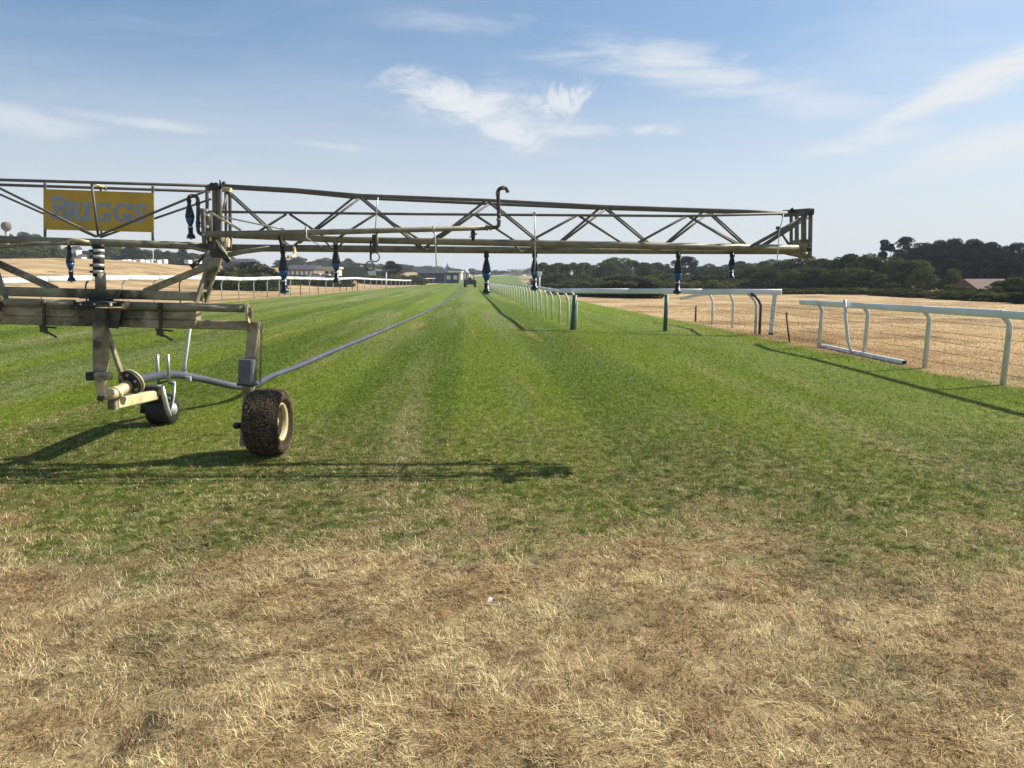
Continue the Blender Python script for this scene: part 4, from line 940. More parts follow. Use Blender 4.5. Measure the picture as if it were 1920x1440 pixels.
# mast down
part('mast_leg', MB().beam(W(189, 578, 6.74), W(189.5, 706, 6.74), .108, .10, up=(0, 1, 0)), M['steel'], T)
part('drop_pipe', MB().tube([W(197, 620, 7.02), W(198, 705, 7.02)], .032, 12), M['cream'], T)
stub = part('stub_tube', MB().beam(W(166, 705, 6.64), W(207, 705.5, 6.64), .07, .068), M['steel'], T)
part('stub_cap', MB().beam(W(165, 705, 6.64), W(180, 705, 6.64), .075, .073), M['grease'], stub)
part('mast_brace', MB().beam(W(200, 618, 6.95), W(233, 716, 7.05), .03, .055, up=(0, 1, 0)), M['steel'], T)
el = smooth([W(191, 700, 6.76), W(190, 720, 6.76), W(193, 733, 6.77), W(205, 739, 6.80), W(219, 736, 6.87), W(240, 722, 7.0)], 4)
part('elbow_pipe', MB().tube(el, .052, 14), M['cream'], T)
def collar(uv, D, d, r, ln, mat, name='pipe_collar'):
    c = W(*uv, D); d = Vector(d).normalized()
    return part(name, MB().tube([c - d * ln / 2, c + d * ln / 2], r, 16), M[mat], T)
dd = (el[-1] - el[-4])
collar((218, 736.5), 6.87, dd, .060, .04, 'cream'); collar((201, 738), 6.79, (1, .2, .02), .060, .03, 'cream')
fl = part('flange', MB().tube([W(244, 717, 7.03) - dd.normalized() * .010, W(244, 717, 7.03) + dd.normalized() * .010], .118, 24), M['steeldark'], T)
fl2 = part('flange', MB().tube([W(247, 716, 7.06) + dd.normalized() * .004, W(247, 716, 7.06) + dd.normalized() * .020], .122, 24), M['cream'], T)
fd = dd.normalized(); fu = fd.cross(Vector((0, 0, 1))).normalized(); fv = fu.cross(fd)
for k in range(6):
    a = k * 1.047 + .3; c = W(244, 717, 7.03) - fd * .018 + (fu * math.cos(a) + fv * math.sin(a)) * .088
    part('flange_bolt', MB().tube([c - fd * .012, c + fd * .01], .013, 6), M['bracket'], fl)
vv = part('drain_valve', MB().tube([W(191, 738, 6.76), W(187, 750, 6.72)], [.022, .028], 10), M['steeldark'], T)
part('valve_lever', MB().tube([W(188, 742, 6.70), W(196, 740, 6.69), W(200, 744, 6.68)], .010, 6), M['bracket'], vv)
# caster carrier
part('carrier_upright', MB().beam(W(212, 728, 6.86), W(212, 768, 6.86), .075, .06, up=(0, 1, 0)), M['steel'], T)
part('carrier_beam', MB().beam(W(214, 757, 6.90), W(288, 741, 8.05), .085, .10), M['cream'], T)
cwc = G(294, 800); cwc.y += .16
hd = part('caster_head', MB().box(W(288, 732, 8.1), .15, .16, .10), M['grease'], T)
cst = part('caster_wheel', MB().lathe((cwc.x, cwc.y, .165), [(.07, -.125), (.150, -.125), (.165, -.105), (.168, -.05), (.168, .05), (.165, .105), (.150, .125), (.07, .125)], 'X', 28), M['rubber'], T, 'black caster wheel')
part('hub', MB().lathe((cwc.x + .127, cwc.y, .165), [(.075, -.01), (.06, .01), (.02, .03)], 'X', 16), M['bracket'], cst)
part('mudguard', MB().tube([W(272, 775, 8.2), W(273, 757, 8.2), W(279, 747, 8.2), W(306, 746, 8.2), W(314, 756, 8.2)], .02, 6, 3.0), M['grease'], T)
# cradle fork, flat galvanised bars
def strap(name, pts, w_, th, mat='bracket', parent=None):
    mb = MB(); mb.tube([W(*p) for p in pts], w_ / 2, 4, th / w_, up=(1, 0, 0)); return part(name, mb, M[mat], parent or T)
strap('fork_arm', [(278, 726, 8.05), (304, 725, 8.05), (308, 745, 8.05), (313, 765, 8.08), (318, 780, 8.1)], .055, .022)
strap('fork_arm', [(316, 716, 8.35), (327, 719, 8.35), (325, 745, 8.3), (321, 765, 8.25), (317, 780, 8.2)], .050, .022)
strap('cradle_prong', [(294.5, 665, 8.3), (295.5, 690, 8.3), (297, 722, 8.3)], .040, .02)
strap('cradle_prong', [(314.5, 665, 8.0), (315.5, 690, 8.0), (316.5, 716, 8.05)], .036, .02)
strap('cradle_base', [(297, 722, 8.3), (306, 716, 8.2), (318, 714, 8.05)], .03, .02, 'grease')
part('hose_stay', MB().tube([W(357, 612, 8.6), W(346.5, 682, 8.68), W(344, 694, 8.7)], [.016, .02, .034], 8), M['whiteplastic'], T)
part('hose_clip', MB().torus(W(347, 704, 8.72), .050, .012, 'X', 14, 6), M['bracket'], T)
part('clip_bolt', MB().box(W(353, 710, 8.66), .06, .04, .05), M['bracket'], T)
# right leg and wheel
def leg(mir):
    def q(u, v): return mirror_px(u, v) if mir else (u, v)
    s = -1 if mir else 1
    part('wheel_leg', MB().beam(W(*q(478, 603), 6.86), W(*q(465, 735), 6.86), .098, .085, up=(0, 1, 0)), M['steel'], T)
    part('leg_sleeve', MB().beam(W(*q(465, 673), 6.80), W(*q(463.5, 719), 6.80), .132, .14, up=(0, 1, 0)), M['greysleeve'], T)
    part('sleeve_rim', MB().beam(W(*q(463.5, 718.5), 6.80), W(*q(463.3, 722), 6.80), .150, .155, up=(0, 1, 0)), M['grease'], T)
    part('hub_arm', MB().beam(W(*q(466, 722), 6.90), W(*q(458, 835), 6.90), .075, .055, up=(0, 1, 0)), M['steel'], T)
    part('axle_nut', MB().lathe(W(*q(447, 798), 6.88), [(.012, -.05 * s), (.030, -.03 * s), (.030, .02 * s)], 'X', 8), M['grease'], T)
    cx = W(*q(482, 798), 6.55).x if not mir else W(*q(482, 798), 6.85).x; cy, cz, Rr, hw = 6.86, .302, .302, .152
    prof = [(.155, -hw * .55), (.175, -hw * .80), (.225, -hw * 1.0), (.270, -hw * .98), (.292, -hw * .82), (.300, -hw * .5), (.302, 0), (.300, hw * .5), (.292, hw * .82), (.270, hw * .98), (.225, hw), (.175, hw * .8), (.155, hw * .55)]
    ty = part('wheel', MB().lathe((cx, cy, cz), prof, 'X', 48), M['tyre'], T, 'balloon tyre caked in mown grass')
    rp = [(.03, s * hw * .20), (.12, s * hw * .22), (.140, s * hw * .45), (.158, s * hw * .62), (.176, s * hw * .80), (.170, s * hw * .86), (.150, s * hw * .70), (.150, -s * hw * .6), (.03, -s * hw * .6)]
    part('rim', MB().lathe((cx, cy, cz), rp, 'X', 40), M['rim'], ty)
    part('hub', MB().lathe((cx, cy, cz), [(.05, s * .0), (.05, s * .07), (.035, s * .085), (.01, s * .09)], 'X', 16), M['rim'], ty)
    # clippings stuck on the tread
    rg = random.Random(5 + mir); mb = MB(); nseg = 3600 if not mir else 500
    for k in range(nseg):
        a = rg.random() * 6.283
        if rg.random() < .78: xx = (rg.random() * 2 - 1) * hw * .9; rr = .302 - .012 * (abs(xx) / hw) ** 4 - .012 * (abs(xx) > hw * .8); nn = Vector((0, math.cos(a), math.sin(a)))
        else: rr = rg.uniform(.215, .285); xx = (1 if rg.random() < .7 else -1) * hw * (1.0 if rr < .27 else .95); nn = Vector((1 if xx > 0 else -1, 0, 0))
        p = Vector((cx + xx, cy + rr * math.cos(a), cz + rr * math.sin(a)))
        d = Vector((rg.gauss(0, 1), rg.gauss(0, 1), rg.gauss(0, 1))).normalized(); e = nn.cross(d)
        if e.length < .1: continue
        e.normalize(); d = (d - nn * d.dot(nn) * .6).normalized(); l = rg.uniform(.006, .016); w2 = rg.uniform(.0012, .003)
        o_ = nn * rg.uniform(.001, .007)
        if p.z < .006: continue
        b = len(mb.v); mb.v += [tuple(p + o_ - d * l - e * w2), tuple(p + o_ - d * l + e * w2), tuple(p + o_ * 1.6 + d * l)]; mb.f.append((b, b + 1, b + 2)); mb.sm.append(False)
    me = bpy.data.meshes.new('grass_clippings'); po = wpos(ty); me.from_pydata([(x - po.x, y - po.y, z - po.z) for x, y, z in mb.v], [], mb.f); me.materials.append(M['clip'])
    o = bpy.data.objects.new('grass_clippings', me); C.objects.link(o); o.parent = ty; o['kind'] = 'stuff'
def tyre_mat():
    m, g = mat_new('mud_caked_tyre'); pos = g.node('ShaderNodeNewGeometry').outputs['Position']
    n1 = g.noise(pos, 130, 4, .7); n2 = g.noise(pos, 45, 3, .6)
    c = g.mix(g.ss(n1, .46, .62), (.014, .012, .009, 1), (.085, .066, .040, 1)); c = g.mix(g.ss(n2, .50, .70), c, (.045, .035, .02, 1))
    b = g.node('ShaderNodeBsdfPrincipled'); g.put(b.inputs['Base Color'], c); b.inputs['Roughness'].default_value = .9; b.inputs['Specular IOR Level'].default_value = .15
    bn = g.node('ShaderNodeBump'); bn.inputs['Strength'].default_value = 1; bn.inputs['Distance'].default_value = .008; g.put(bn.inputs['Height'], n1); g.l.new(bn.outputs[0], b.inputs['Normal'])
    finish(g, b.outputs[0]); return m
M['tyre'] = tyre_mat(); M['clip'] = pbr('dried_clippings', (.34, .26, .14), .9, 0, (.06, .045, .026), 160, .45, .6, spec=.1)
leg(False); leg(True)
part('tie_rod', MB().tube([W(470.5, 719, 6.8), W(471.5, 738, 6.8)], .010, 8), M['whiteplastic'], T)
# chain of small links
mb = MB()
for k in range(26):
    p = W(489 + 1.2 * math.sin(k * .2), 612 + k * 4.15, 6.83); mb.torus(p, .0095, .0030, 'Y' if k % 2 else 'X', 8, 4)
ch = part('chain', mb, M['chain'], T); ch['kind'] = 'stuff'

# --- mast above
part('mast_pipe', MB().tube([W(188, 512, 7.0), W(189, 546, 7.0)], .046, 16), M['boompipe'], T)
cps = part('coupling', MB().tube([W(184.5, 462, 7.0), W(185, 519, 7.0)], .047, 18), M['rubber'], T, 'black rubber swivel coupling')
for v in (470, 481, 497.5, 509.5):
    rg_ = part('coupling_band', MB().tube([W(184.6, v - 3.2, 7.0), W(184.6, v + 3.2, 7.0)], .0505, 20), M['bracket'], cps)
    c = W(173, v, 6.97); part('band_screw', MB().box(c, .035, .03, .022), M['grease'], cps)
part('coupling_collar', MB().tube([W(184, 458, 7.0), W(184, 465, 7.0)], .053, 18), M['grease'], T)

# --- centre truss
for m_ in (False,):
    bar('water_pipe', (-30, 448), (398, 462), .034, 7.15, 'boompipe', 14)
for a, b, D in (((-60, 335.5), (398, 348.5), 7.05), ((-60, 344.5), (394, 359), 7.38)):
    bar('top_chord', a, b, .0135, D)
bar('diagonal', (182, 443), (398, 353), .0115, 7.08, Db=7.05); bar('diagonal', (188, 445), (396, 373), .0105, 7.36, Db=7.38)
bar('diagonal', (182, 443), mirror_px(398, 353), .0115, 7.08, Db=7.05); bar('diagonal', (180, 444), mirror_px(396, 366), .0105, 7.36, Db=7.38)
bar('upright', (172, 345), (184, 441), .0115, 7.08, Db=7.12); bar('upright', (188.5, 352), (190, 443), .010, 7.38, Db=7.3)
bar('cross_tie', (173, 344), (199, 352), .010, 7.05, 'cream', Db=7.38)
def underbar(a, b, c, D, mat='boompipe'):
    part('bracing_strap', MB().tube([W(*a, D), W(*b, D), W(*c, D - .02)], .017, 6, .8), M[mat], T)
underbar((-30, 466), (60, 457), (140, 456), 7.02)
underbar((318, 460), (360, 464), (392, 472), 7.02)

# --- sign
sg0, sg1 = W(82, 352, 7.44), W(288.5, 361, 7.44)
SD = 7.29
def SP(u, v, d=0.0): return W(u, v, SD + d)
sign = part('sign_board', MB().prism([SP(83, 354.5), SP(288, 361.5), SP(288.3, 435.5), SP(83.3, 430.5)], (0, .006, 0)), M['ochre'], T, 'yellow board lettered BRIGGS in blue grey')
for u, v0, v1 in ((84.5, 343, 446), (286.5, 349, 456)):
    part('sign_post', MB().beam(SP(u, v0, .03), SP(u, v1, .03), .020, .020), M['greysleeve'], T)
bar('sign_stay', (197.5, 350), (197.8, 357), .010, 7.32, 'greysleeve')
def letter(ch, u0, u1, v0, v1):
    """slab letter drawn in board pixels, every stroke a slightly different depth"""
    mb = MB(); k = [0]
    sl = (435.5 - 430.5) / 205.0 * .8 + .005
    def P(x, y): u = u0 + (u1 - u0) * x; v = v1 + (v0 - v1) * y + (u - 186) * .028; return W(u, v, SD)
    def poly(pts):
        k[0] += 1; e = .0015 + .0004 * k[0]; mb.prism([P(*p) for p in pts], (0, -e, 0))
    def rect(a, b, c, d): poly([(a, b), (c, b), (c, d), (a, d)])
    def band(cx, cy, rx, ry, tx, ty, a0, a1, n=12):
        A = [R(a0 + (a1 - a0) * i / n) for i in range(n + 1)]
        k[0] += 1; e = .0015 + .0004 * k[0]
        for a, b in zip(A, A[1:]):
            mb.prism([P(cx + rx * math.cos(a), cy + ry * math.sin(a)), P(cx + rx * math.cos(b), cy + ry * math.sin(b)), P(cx + (rx - tx) * math.cos(b), cy + (ry - ty) * math.sin(b)), P(cx + (rx - tx) * math.cos(a), cy + (ry - ty) * math.sin(a))], (0, -e, 0))
    if ch == 'B':
        poly([(-.06, 1), (.45, 1), (.45, .84), (-.02, .86)]); poly([(-.02, .0), (.45, .0), (.45, .15), (.0, .15)]); rect(.12, .0, .46, 1.0)
        rect(.4, .86, .68, 1); rect(.4, .46, .68, .60); rect(.4, .0, .68, .14)
        band(.66, .73, .34, .27, .25, .14, -90, 90); band(.66, .29, .40, .30, .27, .15, -90, 90)
    elif ch == 'R':
        rect(0, .84, .5, 1); rect(0, 0, .48, .15); rect(.12, 0, .40, 1); rect(.35, .84, .62, 1); rect(.35, .42, .62, .57)
        band(.60, .71, .34, .29, .24, .15, -90, 90); poly([(.45, .45), (.72, .45), (1.0, .10), (1.0, 0), (.72, 0)]); rect(.78, 0, 1.05, .14)
    elif ch == 'I':
        rect(0, .84, 1, 1); rect(0, 0, 1, .15); rect(.27, 0, .73, 1)
    elif ch == 'G':
        band(.52, .5, .52, .52, .24, .17, 55, 330, 20); rect(.52, .30, 1.02, .46); rect(.78, .0, 1.0, .44); poly([(.80, .66), (1.0, .66), (1.0, 1.02), (.90, 1.02), (.80, .9)])
    elif ch == 'S':
        band(.48, .74, .44, .27, .27, .16, 30, 270, 14); band(.52, .27, .46, .28, .27, .16, -150, 90, 14)
        poly([(.74, .64), (.94, .64), (.94, 1.02), (.84, 1.02), (.74, .9)]); poly([(.04, .38), (.24, .38), (.24, .12), (.12, -.02), (.04, -.02)])
    part('letter', mb, M['letter'], sign)
letter('B', 96, 123, 370.5, 414.5)
for c_, a, b in (('R', 124, 153), ('I', 154, 173), ('G', 175, 207), ('G', 212, 246), ('S', 250, 273)): letter(c_, a, b, 380.5, 414.5)

# --- hinge between centre and arm
for u, D, r in ((388, 7.2, .026), (402, 7.0, .034), (411.5, 7.0, .036), (423, 7.4, .022), (431, 7.35, .028)):
    part('hinge_post', MB().beam(W(u, 350, D), W(u + 1, 466, D), r, r, up=(0, 1, 0)), M['boom'], T)
bar('hinge_brace', (426, 360), (416, 400), .010, 7.3, 'bracket')
for u, D in ((399.5, 6.98), (407, 6.96), (420, 7.4)):
    part('hinge_pin', MB().lathe(W(u, 347.5, D), [(.022, -.03), (.022, .02), (.010, .035)], 'Z' if D > 7 else 'Y', 12), M['grease'], T)
part('hinge_head', MB().beam(W(391, 352, 7.0), W(414, 350, 7.0), .06, .05), M['steeldark'], T)
part('hinge_head', MB().beam(W(412, 355, 7.3), W(432, 356, 7.3), .10, .04), M['cream'], T)
part('hinge_hook', MB().tube([W(413, 353, 6.98), W(414.5, 345, 6.98), W(411.5, 337.5, 6.98)], [.014, .012, .005], 8), M['grease'], T)
part('hinge_block', MB().prism([W(389, 452, 7.0), W(416, 452, 7.0), W(416, 484, 7.0), (W(397, 484, 7.0)), W(389, 470, 7.0)], (0, .12, 0)), M['rustysteel'] if 'rustysteel' in M else M['steeldark'], T)
part('hinge_plate', MB().box(W(421, 455, 7.25), .07, .10, .08), M['cream'], T)
part('hinge_plate', MB().box(W(405, 445, 7.1), .10, .14, .09), M['boompipe'], T)
part('hinge_lever', MB().beam(W(406, 450, 6.9), W(431, 488, 6.86), .012, .022), M['cream'], T)
lv = part('release_handle', MB().tube([W(392, 470, 6.9), W(371, 492, 6.88)], .013, 8), M['chain'], T)
part('grip', MB().tube([W(371, 491, 6.88), W(358, 501, 6.86)], .020, 10), M['grease'], lv)
part('lever_block', MB().tube([W(414, 474, 6.85), W(428, 490, 6.83)], .022, 8), M['grease'], T)
# sloping forked legs from crossbeam up to the hinge, both sides
def fork(mir):
    def q(u, v): return mirror_px(u, v) if mir else (u, v)
    part('hinge_leg', MB().prism([W(*q(394, 483), 6.93), W(*q(411, 483), 6.93), W(*q(407, 510), 6.93), W(*q(386, 510), 6.93)], (0, .07, 0)), M['steel'], T)
    part('fork_leg', MB().beam(W(*q(389, 504), 6.96), W(*q(367.5, 567), 6.88), .06, .024, up=(1, 0, 0)), M['boompipe'], T)
    part('fork_leg', MB().beam(W(*q(405, 504), 6.98), W(*q(386, 566), 7.02), .06, .024, up=(1, 0, 0)), M['boompipe'], T)
    part('fork_web', MB().prism([W(*q(391, 509), 6.97), W(*q(405, 509), 6.97), W(*q(401, 526), 6.97), W(*q(386, 526), 6.97)], (0, .01, 0)), M['boompipe'], T)
    part('diagonal_brace', MB().beam(W(*q(396, 497), 7.02), W(*q(272, 547), 7.0), .05, .058), M['steel'], T)
fork(False); fork(True)

# --- inner arm truss (behind) and folded outer arm (in front)
part('water_pipe', MB().tube([W(418, 464.5, 7.40), W(1000, 469.5, 7.40), W(1492, 471, 7.40)], [.034, .032, .030], 16), M['boompipe'], T)
for pts, D in (([(410, 347.5), (560, 356), (672, 366), (915, 375.5), (1130, 387), (1400, 396), (1476, 399)], 7.28), ([(424, 352), (560, 360), (672, 371), (915, 382), (1130, 391), (1400, 399), (1476, 401)], 7.56)):
    part('top_chord', MB().tube([W(a, b, D) for a, b in pts], .0150, 10), M['boom'], T)
def pair(a, b, dv=0, both=True):
    bar('diagonal', a, b, .0115, 7.29, Db=7.38)
    if both: bar('diagonal', (a[0] + 9, a[1] + 4), (b[0] + 5, b[1]), .0110, 7.55, Db=7.42)
tops = [(417, 352), (672, 368), (915, 378), (1132, 389), (1325, 396)]
bots = [(541, 464), (789, 466), (1026, 468), (1228, 469), (1406, 470)]
for i in range(5):
    pair(tops[i], bots[i])
    if i < 4: bar('diagonal', (bots[i][0] + 6, bots[i][1]), (tops[i + 1][0] - 6, tops[i + 1][1]), .0115, 7.38, Db=7.29); bar('diagonal', (bots[i][0] + 20, bots[i][1] - 8), (tops[i + 1][0] + 2, tops[i + 1][1] + 4), .0110, 7.42, Db=7.55)
for x in (541, 789, 1026, 1228): part('gusset', MB().prism([W(x - 10, 461, 7.36), W(x + 16, 461, 7.36), W(x + 8, 469, 7.36), W(x - 4, 469, 7.36)], (0, -.008, 0)), M['boom'], T)
# outer arm folded back
part('water_pipe', MB().tube([W(437, 441, 7.02), W(640, 449.5, 7.02), W(800, 452.5, 7.02), W(1080, 458, 7.02), W(1496, 466, 7.02)], [.028, .029, .030, .031, .032], 16), M['boompipe'], T)
part('top_chord', MB().tube([W(388, 397, 7.02), W(780, 401.5, 7.02), W(1285, 405, 7.02), W(1476, 400.5, 7.02)], .0118, 10), M['boom'], T)
t2 = [(540, 401.5), (706, 402), (888, 403), (1083, 405), (1289, 406)]
b2 = [(466, 446), (625, 452), (801, 455), (981, 459), (1182, 463), (1398, 466)]
for i in range(5):
    bar('diagonal', (b2[i][0], b2[i][1]), (t2[i][0] - 3, t2[i][1]), .0112, 7.02); bar('diagonal', (t2[i][0] + 3, t2[i][1]), (b2[i + 1][0] - 4, b2[i + 1][1]), .0112, 7.02)
bar('diagonal', (1293, 407), (1402, 466), .0105, 7.08)
for i in (1, 2, 3): part('lower_tie', MB().tube([W(b2[i][0] - 22, 440 + i * 5, 7.02), W(b2[i][0] - 4, b2[i][1] + 13, 7.2), W(b2[i][0] + 8, b2[i][1] + 13, 7.2), W(b2[i][0] + 26, 441 + i * 5, 7.02)], .009, 6), M['boom'], T)
bar('stay', (394, 398), (452, 432), .011, 6.96, 'cream'); bar('stay', (400, 403), (533, 430), .0075, 6.96, 'bracket')
# bracket of the folded tip
part('tip_bracket', MB().beam(W(380, 391, 6.9), W(384, 456, 6.9), .032, .05, up=(0, 1, 0)), M['boom'], T)
part('tip_bracket', MB().beam(W(392, 400, 6.95), W(393, 452, 6.95), .03, .05, up=(0, 1, 0)), M['boompipe'], T)
for u, v in ((386, 394), (388, 403), (387, 425), (384, 440)): part('bolt', MB().box(W(u, v, 6.87), .03, .03, .022), M['bracket'], T)
# supply pipe in front with riser
part('supply_pipe', MB().tube([W(386, 439.5, 6.86), W(640, 434.5, 6.86), W(915, 427, 6.86)], [.0275, .0245, .0215], 16), M['boompipe'], T)
part('riser', MB().tube(smooth([W(908, 427, 6.86), W(926, 426.5, 6.86), W(934, 424, 6.86), W(935.5, 414, 6.86), W(935, 395, 6.86), W(934, 372, 6.86), W(933.5, 361, 6.86), W(936, 355, 6.86), W(943, 352, 6.86), W(950, 354.5, 6.86), W(952, 361, 6.86)], 3), .0165, 12), M['steeldark'], T, 'dark riser pipe with a hooked top')
for u, v, r in ((913.5, 427, .026), (920, 427, .023), (934.5, 403, .021), (935, 412, .021), (944, 352, .020), (933.5, 363, .020)):
    d = Vector((1, 0, 0)) if v in (427, 352) else Vector((0, 0, 1)); c = W(u, v, 6.86)
    part('pipe_joint', MB().tube([c - d * .009, c + d * .009], r, 12), M['steel'], T)
for u in (813.5, 575): part('pipe_band', MB().tube([W(u - 2, 430.5, 6.86), W(u + 1.5, 430.5, 6.86)], .030, 14), M['bracket'], T)
part('valve', MB().tube([W(887, 431, 6.86), W(887, 436, 6.86), W(887, 443, 6.86), W(887, 451, 6.86)], [.013, .022, .020, .012], 10), M['grease'], T)
part('valve_lever', MB().beam(W(880, 445, 6.84), W(895, 438, 6.84), .012, .010), M['greysleeve'], T)
# right end frame
for u, D, r, v1 in ((1483.5, 7.42, .026, 463), (1494, 7.30, .032, 463), (1507, 7.12, .040, 462), (1520, 7.0, .030, 482)):
    part('end_post', MB().beam(W(u, 397, D), W(u - (1.5 if u > 1510 else 0), v1, D), r, r, up=(0, 1, 0)), M['boom'], T)
part('end_head', MB().beam(W(1470, 400.5, 7.42), W(1521, 397, 7.0), .05, .062), M['boom'], T)
part('end_pin', MB().lathe(W(1485.5, 394, 7.2), [(.018, -.02), (.018, .01), (.008, .022)], seg=10), M['grease'], T)
part('end_corner', MB().box(W(1519, 397, 6.98), .05, .06, .055), M['grease'], T)
part('end_block', MB().prism([W(1499, 449, 7.05), W(1517, 448.5, 7.05), W(1518, 479, 7.05), W(1496, 475, 7.05)], (0, .25, 0)), M['steel'], T)
part('end_box', MB().box(W(1491, 457.5, 7.3), .06, .08, .05), M['grease'], T)
part('end_strut', MB().tube([W(1442, 463, 7.1), W(1480, 472, 7.1), W(1516, 480, 7.05)], [.026, .034, .032], 10), M['boompipe'], T)
bar('diagonal', (1407, 463), (1512, 405), .016, 7.0); bar('diagonal', (1430, 461), (1514, 407), .018, 7.2); bar('diagonal', (1466, 438), (1481, 461), .012, 7.3)
part('knob', MB().box(W(1458.5, 427.5, 6.98), .028, .03, .028), M['grease'], T)
part('end_knob', MB().box(W(1517.5, 467, 6.98), .03, .03, .03), M['grease'], T)

# --- hanging rods, rings
def rod(name, pts, D, r, mat='whiteplastic'): return part(name, MB().tube([W(u, v, D) for u, v in pts], r, 6), M[mat], T)
rod('drop_rod', [(1002.5, 399), (1003, 447), (1003.5, 492), (1002, 515)], 6.9, .0055, 'bracket')
rk = part('rod_eye', MB().torus(W(1002, 401, 6.9), .014, .005, 'Y', 12, 5), M['bracket'], T)
rod('drop_rod', [(814.5, 428), (816, 450), (817.5, 476), (818.5, 506)], 6.88, .0065, 'whiteplastic')
rod('tie_cord', [(1469, 401), (1466, 415), (1461.5, 432), (1459.5, 460), (1457, 490)], 6.95, .0045, 'whiteplastic')
rod('tie_cord', [(708.5, 370), (706, 398), (704, 425), (702.5, 440)], 6.98, .0050, 'bracket')
rod('tie_cord', [(574, 430), (575, 446), (590, 455), (604.5, 463)], 6.8, .0045, 'whiteplastic')
hk = part('hanger', MB().beam(W(702, 440, 6.9), W(703, 472, 6.9), .04, .03), M['steeldark'], T)
part('hanger_hook', MB().tube([W(695, 452, 6.88), W(695, 488, 6.88)], .009, 6), M['grease'], hk)
part('hanger_strap', MB().tube([W(707, 438, 6.88), W(706.5, 470, 6.88)], .012, 6), M['boompipe'], hk)
part('ring', MB().torus(W(703, 482, 6.9), .040, .0052, 'Y', 22, 6), M['chain'], hk)
part('ring', MB().torus(W(693.5, 498.5, 6.86), .038, .0052, 'Y', 22, 6), M['chain'], hk)

# --- sprinkler droppers, one mould
def lathe_mesh(nm, prof, mat, seg=14): return MB().lathe((0, 0, 0), prof, seg=seg).mesh(nm, mat)
hS = .37
def z(f): return -f * hS
sp_body = lathe_mesh('sprinkler', [(.008, z(0)), (.016, z(0.0)), (.016, z(.05)), (.021, z(.055)), (.021, z(.11)), (.016, z(.12)), (.018, z(.18)), (.030, z(.30)), (.040, z(.44)), (.041, z(.47)), (.030, z(.475))], M['blackplastic'])
sp_blue = lathe_mesh('regulator', [(.030, z(.47)), (.038, z(.475)), (.034, z(.56)), (.022, z(.64)), (.016, z(.66))], M['blueplastic'])
sp_neck = lathe_mesh('neck', [(.015, z(.655)), (.019, z(.66)), (.019, z(.70)), (.022, z(.71)), (.020, z(.86)), (.024, z(.865)), (.033, z(.90)), (.038, z(.95)), (.034, z(.962)), (.010, z(.97)), (.007, z(1.0))], M['blackplastic'])
sp_band = lathe_mesh('band', [(.020, z(.695)), (.0235, z(.697)), (.0235, z(.716)), (.020, z(.718))], M['whiteplastic'])
sp_teal = lathe_mesh('nozzle', [(.030, z(.955)), (.040, z(.957)), (.038, z(.975)), (.012, z(.985))], M['tealplastic'])
for (u, v0, v1, D, lean) in [(354, 370, 449, 6.95, 0), (129, 459, 529, 7.0, 0), (530, 466, 552, 6.95, 0), (629, 457, 533, 7.0, 0), (912, 473, 553, 7.36, 0), (1002.5, 474, 546, 7.36, 0), (1272, 474, 553, 7.36, 0), (1373, 474, 523, 7.36, 0)]:
    p = W(u, v0, D); ln = (p - W(u, v1, D)).length / hS
    o = inst('sprinkler', sp_body, T, p - T.location, rnd.random() * 3, (min(1.12, max(.85, ln)), min(1.12, max(.85, ln)), ln))
    for nm, me in (('regulator', sp_blue), ('neck', sp_neck), ('band', sp_band), ('nozzle', sp_teal)): inst(nm, me, o)
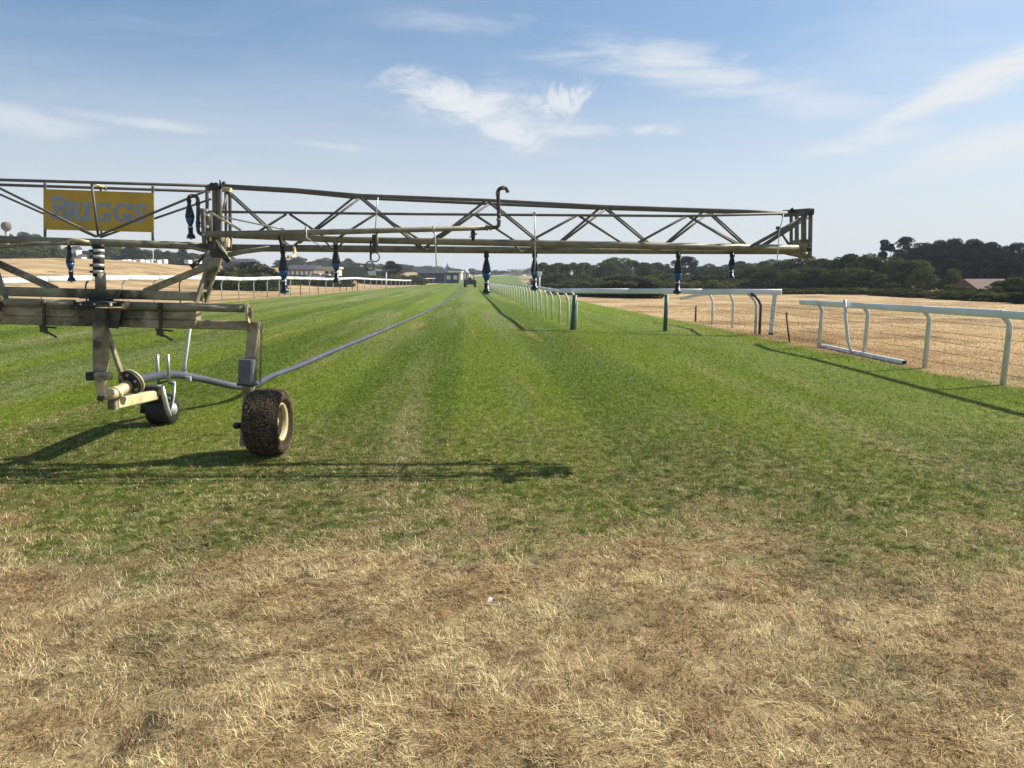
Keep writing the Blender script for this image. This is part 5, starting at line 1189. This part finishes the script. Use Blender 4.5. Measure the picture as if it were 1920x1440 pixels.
# U pipe feeding the first sprinkler and elbows for others
up = smooth([W(354, 374, 6.95), W(355, 369, 6.95), W(361, 367, 6.95), W(368, 369, 6.95), W(371, 376, 6.95), (W(371.5, 400, 6.95)), W(371, 425, 6.92), W(373, 436, 6.9), W(381, 440, 6.88)], 3)
part('feed_pipe', MB().tube(up, .0165, 12), M['steeldark'], T)
for u, v in ((357, 368.5), (371.3, 381), (371.5, 418), (371.5, 424)): part('pipe_joint', MB().lathe(W(u, v, 6.94), [(.02, -.012), (.022, 0), (.02, .012)], seg=12), M['rust'], T)
part('feed_pipe', MB().tube([W(129, 459, 7.0), W(129.5, 452, 7.0), W(134, 449, 7.0), W(150, 450.5, 7.02), W(170, 455, 7.05)], .016, 10), M['cream'], T)
part('feed_pipe', MB().tube([W(524, 442, 7.0), W(528, 455, 6.98), W(530, 466, 6.95)], .020, 10), M['grease'], T)
part('feed_pipe', MB().tube(smooth([W(551, 462, 7.35), W(553, 475, 7.2), W(549, 481, 7.1), W(538, 482, 7.0), W(531, 482, 6.97)], 3), .014, 10), M['cream'], T)
part('feed_pipe', MB().tube([W(629, 447, 7.02), W(629, 460, 7.0)], .022, 10), M['boompipe'], T)
for u, mt in ((912, 'grease'), (1002.5, 'rust'), (1272, 'chain'), (1373, 'rust')):
    part('saddle', MB().lathe(W(u, 474, 7.38), [(.022, -.045), (.026, -.03), (.020, 0), (.024, .012)], seg=10), M[mt], T)
underbar((420, 481), (455, 473), (520, 464.5), 6.98); underbar((424, 477), (460, 471), (505, 464), 7.2)

# left wing goes on beyond the frame, mirrored and simpler
for a, b, r, D, mt in (((418, 464.5), (1000, 469), .034, 7.2, 'boompipe'), ((410, 348), (1000, 378), .018, 7.1, 'boom')):
    bar('water_pipe' if r > .03 else 'top_chord', mirror_px(*a), mirror_px(*b), r, D, mt, 12)

# ------------------------------------------------------------------ small litter in the dry grass
Lp = G(918, 1138)
mb = MB(); mb.v = [(Lp.x - .010, Lp.y - .012, .030), (Lp.x + .008, Lp.y - .015, .034), (Lp.x + .016, Lp.y + .016, .040), (Lp.x - .002, Lp.y + .018, .045), (Lp.x - .010, Lp.y - .012, .028), (Lp.x + .008, Lp.y - .015, .032), (Lp.x + .016, Lp.y + .016, .038), (Lp.x - .002, Lp.y + .018, .043)]
mb.f = [(0, 1, 2, 3), (7, 6, 5, 4), (0, 4, 5, 1), (1, 5, 6, 2), (2, 6, 7, 3), (3, 7, 4, 0)]; mb.sm = [False] * 6
single('litter', mb, M['whiteplastic'], 'tiny white scrap of litter lying in the dry foreground grass', 'litter', Lp)
